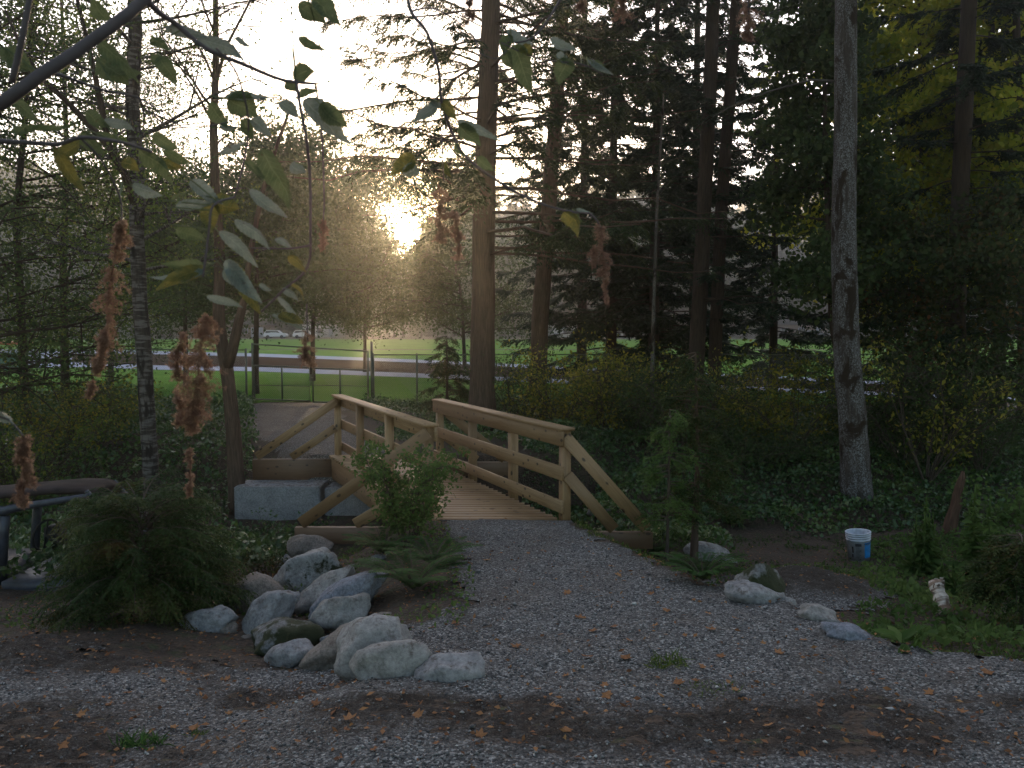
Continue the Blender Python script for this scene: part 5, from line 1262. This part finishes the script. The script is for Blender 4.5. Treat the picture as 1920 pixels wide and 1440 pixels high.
# ------------------------------------------------------------------ far trees across the field
def far_master(kind, seed):
    random.seed(seed); base = Vector((0, 0, 0)); root = bpy.data.objects.new('conifer_tree' if kind == 'c' else 'leafy_tree', None); COL.objects.link(root)
    tb = MB(); fb = MB()
    if kind == 'c':
        H = 25; tb.tube([(0, 0, -.5), (0, 0, H)], [.35, .05], 8); n = 150
        for i in range(n):
            f = (i+random.random())/n; z = 2+f*(H-2); L = (1-f)**.8*4.2*random.uniform(.6, 1.1)+.3; a = random.uniform(0, 6.28)
            m = max(4, int(L*11)); s = RN.random(m); P = np.stack([math.cos(a)*L*s, math.sin(a)*L*s, z-.35*L*s*s+0*s], 1)+RN.normal(size=(m, 3))*.12
            D = np.stack([np.full(m, math.cos(a)), np.full(m, math.sin(a)), np.full(m, -.3)], 1)+RN.normal(size=(m, 3))*.6
            fb.blades(P, D, rdir(m, 1), 1.0+.6*RN.random(m), .42)
    else:
        H = 19; tb.tube([(0, 0, -.5), (.3, 0, H*.4), (0, .2, H*.8)], [.35, .25, .08], 8)
        for i in range(230):
            v = rdir(1)[0]; q = random.random()**.4; c = np.array([v[0]*5.0*q, v[1]*5.0*q, H*.60+v[2]*H*.40*q]); m = 26
            fb.blades(c+RN.normal(size=(m, 3))*.55, rdir(m, -.2), rdir(m, .6), .62+.4*RN.random(m), .46)
    tb.build('trunk', M['bark_dark'], root); fb.build('crown', M['fir' if kind == 'c' else 'leaf_dull'], root)
    return root
masters = [far_master('c', 1), far_master('c', 2), far_master('l', 3), far_master('l', 4), far_master('c', 5)]
random.seed(21); first = set()
def put(k, x, y, H, rz):
    o = masters[k]
    if k in first: o = copy_tree(masters[k])
    first.add(k)
    h0 = 25 if k in (0, 1, 4) else 19; s = H/h0
    o.location = (x, y, gz(x, y)-.2); o.rotation_euler = (0, 0, rz); o.scale = (s*random.uniform(1.05, 1.35), s*random.uniform(1.05, 1.35), s)
    tag(o, 'hazy far conifer in the tree line across the field' if k in (0, 1, 4) else 'hazy far leafy tree in the tree line across the field', 'tree', 'far conifers across the field' if k in (0, 1, 4) else 'far leafy trees across the field')
TOPY = [(-300, 330), (0, 340), (150, 350), (270, 470), (330, 480), (400, 380), (480, 370), (560, 400), (640, 400), (700, 405), (716, 420), (732, 520), (812, 520), (828, 420), (860, 400), (920, 380), (1000, 400), (1100, 380), (1300, 380), (1430, 420), (1500, 450), (1580, 450), (1650, 380), (1900, 330), (2300, 330)]
for row, (Yc, n, dz) in enumerate([(196, 62, 0), (212, 58, .0), (235, 50, 0)]):
    for i in range(n):
        px = -280+2480*(i+random.random()*.7)/n; Y = Yc+random.uniform(-7, 7)
        ty = np.interp(px, [p[0] for p in TOPY], [p[1] for p in TOPY]); near_sun = abs(px-770) < 72; ty = 520 if near_sun else ty; ztop = z_(ty, Y); H = (ztop-gz((px-CX)/F*Y, Y))*(random.uniform(.85, 1.18) if not near_sun else random.uniform(.9, 1.05))*(1 if row else .85)
        put(random.choice([0, 1, 2, 3, 4] if px < 1400 else [0, 1, 4, 2]), (px-CX)/F*Y, Y, max(6, H), random.uniform(0, 6.28))
for k, o in enumerate(masters):
    if k not in first: put(k, (k*11-20), 240, 18, 0)
for i in range(16):   # young hazy trees and bushes along the far lane
    px = [20, 330, 390, 660, 720, 790, 850, 940, 1000, 1150, 1240, 1320, 1420, 1600, 1700, 1850][i]; put(random.choice([2, 3]), (px-CX)/F*182, 176+random.uniform(0, 10), random.uniform(6, 10), i)

# ------------------------------------------------------------------ butterfly bush in the foreground
def butterfly_bush():
    base = Vector((-1.75, 1.3, gz(-1.75, 1.3))); root = empty('butterfly_bush', base, 'overhanging butterfly bush with felted leaves and dry brown flower panicles, close at upper left', 'shrub')
    T = lambda pts: [at(x, y, d) for x, y, d in pts]
    st = MB(); SQ = []
    def S(pts, w0, w1):
        P = T(pts); n = len(P)
        # smooth
        Q = []
        for i in range(n-1):
            for k in range(4):
                t = k/4; p0 = P[max(i-1, 0)]; p1 = P[i]; p2 = P[i+1]; p3 = P[min(i+2, n-1)]
                Q.append(.5*((2*p1)+(-p0+p2)*t+(2*p0-5*p1+4*p2-p3)*t*t+(-p0+3*p1-3*p2+p3)*t**3))
        Q.append(P[-1]); m = len(Q); SQ.extend(Q); st.tube(Q, [((w0+(w1-w0)*i/(m-1))/2)*Q[i].y/F for i in range(m)], 8)
    st.tube([base-Vector((0, 0, .1)), base+Vector((.1, .1, .7)), at(-330, 420, 1.45), at(-200, 320, 1.5)], [.03, .025, .018, .014], 8)
    st.tube([base-Vector((0, 0, .1)), base+Vector((0, .3, 1.2)), at(-700, -300, 1.9), at(-300, -330, 1.9), at(100, -250, 1.8), at(500, -160, 1.8), at(760, -60, 1.9), at(1100, -120, 2.1), at(1400, -90, 2.2)], [.03, .025, .022, .018, .015, .012, .008, .006, .004], 8)
    S([(-200, 320, 1.5), (0, 195, 1.5), (80, 138, 1.52), (150, 92, 1.55), (270, 0, 1.6), (380, -120, 1.7)], 26, 20)
    S([(22, 155, 1.51), (42, 70, 1.5), (60, -30, 1.5)], 12, 11)
    S([(270, -4, 1.6), (300, 25, 1.65), (330, 45, 1.7), (385, 90, 1.7), (460, 122, 1.75), (530, 150, 1.8), (592, 157, 1.8)], 12, 5)
    S([(70, 140, 1.55), (110, 140, 1.6), (190, 168, 1.65), (250, 180, 1.7), (290, 200, 1.7)], 8, 3)
    S([(-60, 262, 1.55), (60, 268, 1.6), (110, 270, 1.6), (150, 258, 1.6), (200, 262, 1.65), (240, 270, 1.7), (285, 285, 1.7)], 10, 5)
    S([(555, 150, 1.8), (563, 200, 1.8), (575, 265, 1.82), (581, 330, 1.85), (582, 420, 1.85), (577, 500, 1.9), (530, 545, 1.9), (490, 585, 1.9)], 6, 4)
    S([(582, 460, 1.85), (540, 466, 1.85), (470, 465, 1.85)], 4, 3)
    S([(755, -60, 1.9), (770, 20, 1.9), (800, 60, 1.9), (822, 130, 1.92), (828, 190, 1.95), (850, 255, 2.0), (880, 300, 2.0), (950, 350, 2.05), (1010, 380, 2.1), (1065, 396, 2.1), (1105, 400, 2.1)], 7, 4)
    S([(775, 20, 1.9), (810, 15, 1.95), (850, 35, 2.0), (885, 65, 2.0), (900, 100, 2.0)], 4, 2)
    S([(405, 90, 1.7), (440, 130, 1.72), (460, 190, 1.75), (466, 240, 1.78), (458, 300, 1.8), (440, 370, 1.8)], 4, 3)
    S([(320, 240, 1.7), (400, 235, 1.7), (470, 215, 1.7)], 3, 2)
    S([(380, 520, 1.75), (386, 480, 1.75), (392, 430, 1.75), (400, 385, 1.76), (440, 370, 1.8)], 5, 4)
    S([(150, 258, 1.6), (190, 300, 1.65), (225, 370, 1.7), (228, 420, 1.7)], 4, 3)
    S([(-60, 720, 1.5), (-10, 775, 1.5), (20, 790, 1.5), (45, 820, 1.5)], 5, 3)
    S([(1105, 400, 2.1), (1118, 412, 2.1), (1128, 430, 2.1)], 4, 3)
    S([(592, 157, 1.8), (640, 150, 1.8)], 3, 2); S([(900, 100, 2.0), (930, 110, 2.0), (950, 95, 2.0)], 2, 2); S([(940, 80, 2.1), (1010, 110, 2.1), (1090, 120, 2.1), (1130, 140, 2.1)], 3, 2)
    S([(1100, -110, 2.1), (1050, 0, 2.1), (1000, 70, 2.1), (950, 80, 2.1)], 5, 3)
    S([(1165, -110, 2.1), (1168, -20, 2.1)], 4, 3); S([(1400, -90, 2.2), (1403, -10, 2.2)], 4, 3); S([(880, -60, 2.0), (880, 0, 2.0)], 4, 3)
    S([(1168, 0, 2.1), (1169, 20, 2.1)], 3, 2); S([(1403, 0, 2.2), (1403, 50, 2.2)], 3, 2)
    S([(575, 570, 1.9), (577, 640, 1.9)], 3, 2); S([(608, 380, 2.0), (606, 420, 2.0)], 3, 2); S([(592, 157, 1.85), (604, 260, 1.95), (608, 380, 2.0)], 4, 3); S([(828, 250, 1.95), (832, 340, 1.98)], 3, 2)
    st.build('stems', M['stem_violet'], root, True, off=base)
    # leaves: base px, tip px, width px, depth, material
    LV = [
     (300,105,330,157,28,1.7,0),(283,108,325,118,24,1.75,0),(185,75,262,150,34,1.65,0),(200,40,170,-10,30,1.7,0),(10,95,62,130,44,1.55,0),(0,110,50,95,30,1.6,0),
     (185,108,240,155,46,1.7,0),(205,140,265,128,26,1.75,0),(280,75,320,90,20,1.75,0),(160,210,205,235,28,1.7,0),(25,190,75,222,22,1.6,0),(20,250,80,225,22,1.6,0),
     (195,225,252,240,20,1.72,1),(150,262,100,300,26,1.7,2),(100,280,160,352,24,1.65,2),(60,240,130,228,16,1.6,0),(180,250,240,262,16,1.7,0),(262,280,325,338,34,1.72,0),(285,255,335,275,26,1.7,0),
     (305,285,365,298,22,1.75,0),(300,300,345,310,18,1.75,2),(230,300,262,318,24,1.75,2),(248,350,305,362,26,1.75,1),(150,250,195,285,30,1.65,0),
     (310,55,390,62,22,1.7,1),(372,70,458,102,26,1.72,1),(440,72,472,84,14,1.8,1),(393,195,425,235,30,1.76,0),(430,180,480,215,50,1.76,0),(420,185,520,172,26,1.77,1),(455,225,475,258,26,1.78,0),(470,225,510,248,24,1.78,1),
     (412,240,444,235,14,1.76,1),(413,290,460,262,14,1.78,1),(458,300,500,330,16,1.8,0),(490,280,540,385,48,1.82,0),(545,308,572,322,24,1.85,1),(357,338,420,375,30,1.78,1),(330,390,400,372,22,1.78,1),(320,375,365,350,14,1.8,0),
     (400,375,448,390,40,1.8,2),(392,380,398,430,36,1.8,2),(468,355,538,402,24,1.82,1),(440,412,505,462,24,1.82,1),(330,430,385,445,26,1.78,0),(410,435,485,492,26,1.8,1),(515,448,550,464,14,1.85,1),
     (385,510,278,510,26,1.76,1),(385,500,290,535,30,1.77,2),(380,495,300,488,24,1.78,0),(420,490,490,560,34,1.8,1),(430,490,488,580,30,1.81,2),(388,555,455,570,16,1.78,1),(420,505,460,545,26,1.8,1),
     (485,535,510,542,12,1.88,1),(540,480,575,505,20,1.88,2),(520,555,570,610,16,1.9,1),(522,590,570,600,20,1.9,2),(510,590,572,612,14,1.9,1),(530,540,560,562,16,1.9,1),(545,530,570,560,12,1.9,2),
     (560,5,610,40,34,1.75,0),(585,-5,640,40,40,1.75,0),(560,70,610,90,22,1.8,0),(548,140,590,130,34,1.8,0),(535,155,560,170,26,1.8,0),(525,190,560,215,26,1.8,1),(570,185,660,260,50,1.82,1),(560,180,600,165,22,1.8,0),(600,195,650,235,36,1.83,0),
     (820,192,775,225,24,1.95,1),(828,192,858,218,22,1.95,2),(808,192,830,198,14,1.95,1),(855,228,940,258,20,2.0,1),(862,232,900,270,32,2.0,0),(775,290,735,325,36,1.95,2),(760,310,785,328,28,1.95,1),(830,305,846,330,14,1.98,2),(895,295,925,318,22,2.0,0),(852,272,870,290,16,2.0,0),
     (950,60,1000,80,26,2.1,1),(955,65,945,100,26,2.1,0),(960,85,1000,165,42,2.1,0),(975,90,1000,100,26,2.1,2),(945,95,960,125,22,2.1,0),(1032,72,1080,90,22,2.1,1),(1042,105,1080,120,24,2.1,1),(1060,108,1050,155,38,2.1,0),(1110,115,1135,130,18,2.12,0),(1100,112,1150,135,12,2.12,1),
     (1060,396,1085,440,32,2.1,2),(1080,392,1112,398,10,2.1,1),(1075,395,1092,415,10,2.1,0),
     (-20,775,25,790,34,1.5,1),(-60,760,0,770,40,1.5,1)]
    mbs = [MB(), MB(), MB()]
    for (x0, y0, x1, y1, w, d, k) in LV:
        p = at(x0, y0, d); L2 = math.hypot(x1-x0, y1-y0); dd = random.uniform(-.35, .35)*L2*d/F
        q = at(x1, y1, d+dd); ax = (q-p); L = ax.length; ax.normalize()
        view = Vector((0, -1, 0)); side = ax.cross(view).normalized(); nn = side.cross(ax).normalized()
        roll = random.uniform(-.5, .5); side, nn = side*math.cos(roll)+nn*math.sin(roll), nn*math.cos(roll)-side*math.sin(roll)
        wd = w*d/F/max(.6, math.cos(roll)); n = 22; V = []; LU = []; r = random.random(); curve = random.uniform(.05, .24); tw_ = random.uniform(-.9, .9); side0, nn0 = side, nn
        for i in range(n+1):
            u = i/n; prof = (math.sin(math.pi*min(1, u**.75*.97+.02)))**.85*(1-.18*u); ser = 1+(.07 if i % 2 else -.05)+random.uniform(-.04, .04); an = tw_*u; side = side0*math.cos(an)+nn0*math.sin(an); nn = nn0*math.cos(an)-side0*math.sin(an)
            hw = wd*.5*prof*ser if 0 < i < n else .0006
            c = p + ax*L*u + nn*(-curve*L*math.sin(u*math.pi)) + Vector((0, 0, -L*.10*u*u)) + side*wd*.08*math.sin(u*5+r*6)
            for v in (-1, -.5, 0, .5, 1): V.append(tuple(c + side*hw*v + nn*(abs(v)*hw*.55 + .10*hw*math.sin(i*1.1+v*3)))); LU.append((u, v, r))
        mbs[k].add(V, [(i*5+j, i*5+j+1, (i+1)*5+j+1, (i+1)*5+j) for i in range(n) for j in range(4)], lc=LU, rnd=r)
        near = min(SQ, key=lambda q_: (q_-p).length); gap = (near-p).length
        mid_ = p-ax*min(.02, gap*.4+.004)+Vector((0, 0, gap*.08)); mbs[0].tube([near, mid_, p], [.0016, .0013, .0011], 5, cap=False, rnd=.6)
    mbs[0].build('leaves', M['bud'], root, True, off=base)
    o = mbs[1].build('leaves', M['bud_pale'], root, True, off=base); o['label'] = 'leaves showing their pale blue-grey felted side'
    o = mbs[2].build('leaves', M['bud_yellow'], root, True, off=base); o['label'] = 'leaves turning yellow'
    # panicles: axis knots and half widths in pixels
    PN = [
     ([(228,415),(222,440),(212,500),(203,560),(200,620),(190,665),(180,700)], [8,18,26,27,20,13,5], 1.7, 'long dark red-brown dry panicle hanging left of the birch trunk'),
     ([(388,590),(384,620),(375,660),(372,700),(365,740),(362,780),(358,808)], [22,30,36,42,36,24,10], 1.75, 'large dry panicle hanging in front of the forked tree'),
     ([(345,625),(335,650),(332,690),(340,710)], [12,18,17,12], 1.76, 'small dry side cluster left of the large panicle'),
     ([(330,730),(335,750),(345,780),(335,790)], [10,12,16,9], 1.77, None),
     ([(45,820),(43,850),(47,890),(44,920),(42,950)], [12,18,20,17,6], 1.5, 'dry brown panicle hanging low at the left edge'),
     ([(573,620),(570,645),(575,665),(582,685)], [14,18,17,9], 1.9, 'small dry panicle hanging over the gate'),
     ([(1122,418),(1128,440),(1131,480),(1133,515)], [8,18,19,14], 2.1, 'dry brown panicle hanging alone right of centre'),
     ([(1112,460),(1112,500)], [8,5], 2.1, None), ([(1135,520),(1136,570)], [4,6], 2.1, None),
     ([(822,345),(826,380),(824,420),(828,450)], [14,18,16,10], 1.98, 'dry golden panicle glowing beside the sun'),
     ([(850,395),(858,430),(862,465),(858,482)], [9,13,12,7], 1.99, None),
     ([(606,412),(607,440),(605,470)], [8,8,4], 2.0, 'small faint dry panicle left of the sun'),
     ([(1168,-30),(1168,10),(1170,26)], [20,22,10], 2.1, None), ([(1090,-30),(1092,20)], [14,6], 2.1, None),
     ([(1403,-30),(1403,20),(1402,50),(1404,72)], [20,20,16,6], 2.2, 'dark red dry panicle at the top edge beside the twin conifers'),
     ([(880,-30),(880,15),(876,45)], [14,12,5], 2.0, None),
     ([(356,838),(357,870),(357,900),(355,930)], [5,7,4,3], 1.76, None), ([(175,715),(168,740)], [7,3], 1.7, None)]
    for (kn, hw, d, lab) in PN:
        mb = MB(); n = len(kn); area = sum(hw)/n*2*(kn[-1][1]-kn[0][1]); nb_ = int(area*.011)+8; pp = 16
        ax = [at(x, y, d) for x, y in kn]; mb.tube(ax, [.0015]*n, 5, cap=False, rnd=.3)
        for k in range(nb_):
            t = random.random()*(n-1.001); i = int(t); fr = t-i; c = ax[i].lerp(ax[i+1], fr); h = (hw[i]*(1-fr)+hw[i+1]*fr)*d/F
            a = random.uniform(0, 6.28); rr = h*random.uniform(.45, 1.15)*(1.0+.35*math.sin(t*6+kn[0][0]))
            e = c + Vector((math.cos(a)*rr, math.sin(a)*rr*.8, -rr*random.uniform(.1, 1.1)))
            mb.tube([c, c.lerp(e, .5)+Vector((0, 0, rr*.15)), e], [.0007, .0005, .0004], 3, cap=False, rnd=.6)
            u = RN.random(pp)**.7; C = np.array([tuple(c.lerp(e, float(q_))) for q_ in u])+RN.normal(size=(pp, 3))*.0028
            P = np.repeat(C, 5, 0)+RN.normal(size=(pp*5, 3))*.0012; m = len(P)
            mb.blades(P, rdir(m, -.2), rdir(m), .0032+.0035*RN.random(m), .0020, np.clip(random.random()*.5+RN.random(m)*.5, 0, 1))
        o = mb.build('flower_panicle', M['panicle'], root, off=base)
        if lab: o['label'] = lab
butterfly_bush()

# ------------------------------------------------------------------ evening haze in the air
def haze():
    import bmesh
    bm = bmesh.new(); bmesh.ops.create_cube(bm, size=1); bmesh.ops.scale(bm, vec=(860, 500, 112), verts=bm.verts); bmesh.ops.translate(bm, vec=(0, 175, 50), verts=bm.verts)
    me = bpy.data.meshes.new('haze'); bm.to_mesh(me); bm.free()
    m = bpy.data.materials.new('haze'); m.use_nodes = True; n = m.node_tree.nodes; n.clear(); o = n.new('ShaderNodeOutputMaterial'); v = n.new('ShaderNodeVolumePrincipled')
    v.inputs['Color'].default_value = (.92, .90, .86, 1); v.inputs['Density'].default_value = .0012; v.inputs['Anisotropy'].default_value = .82
    m.node_tree.links.new(v.outputs[0], o.inputs['Volume']); me.materials.append(m)
    ob = bpy.data.objects.new('haze', me); COL.objects.link(ob); tag(ob, 'thin warm evening haze in the air', 'haze', kind='stuff')
haze()
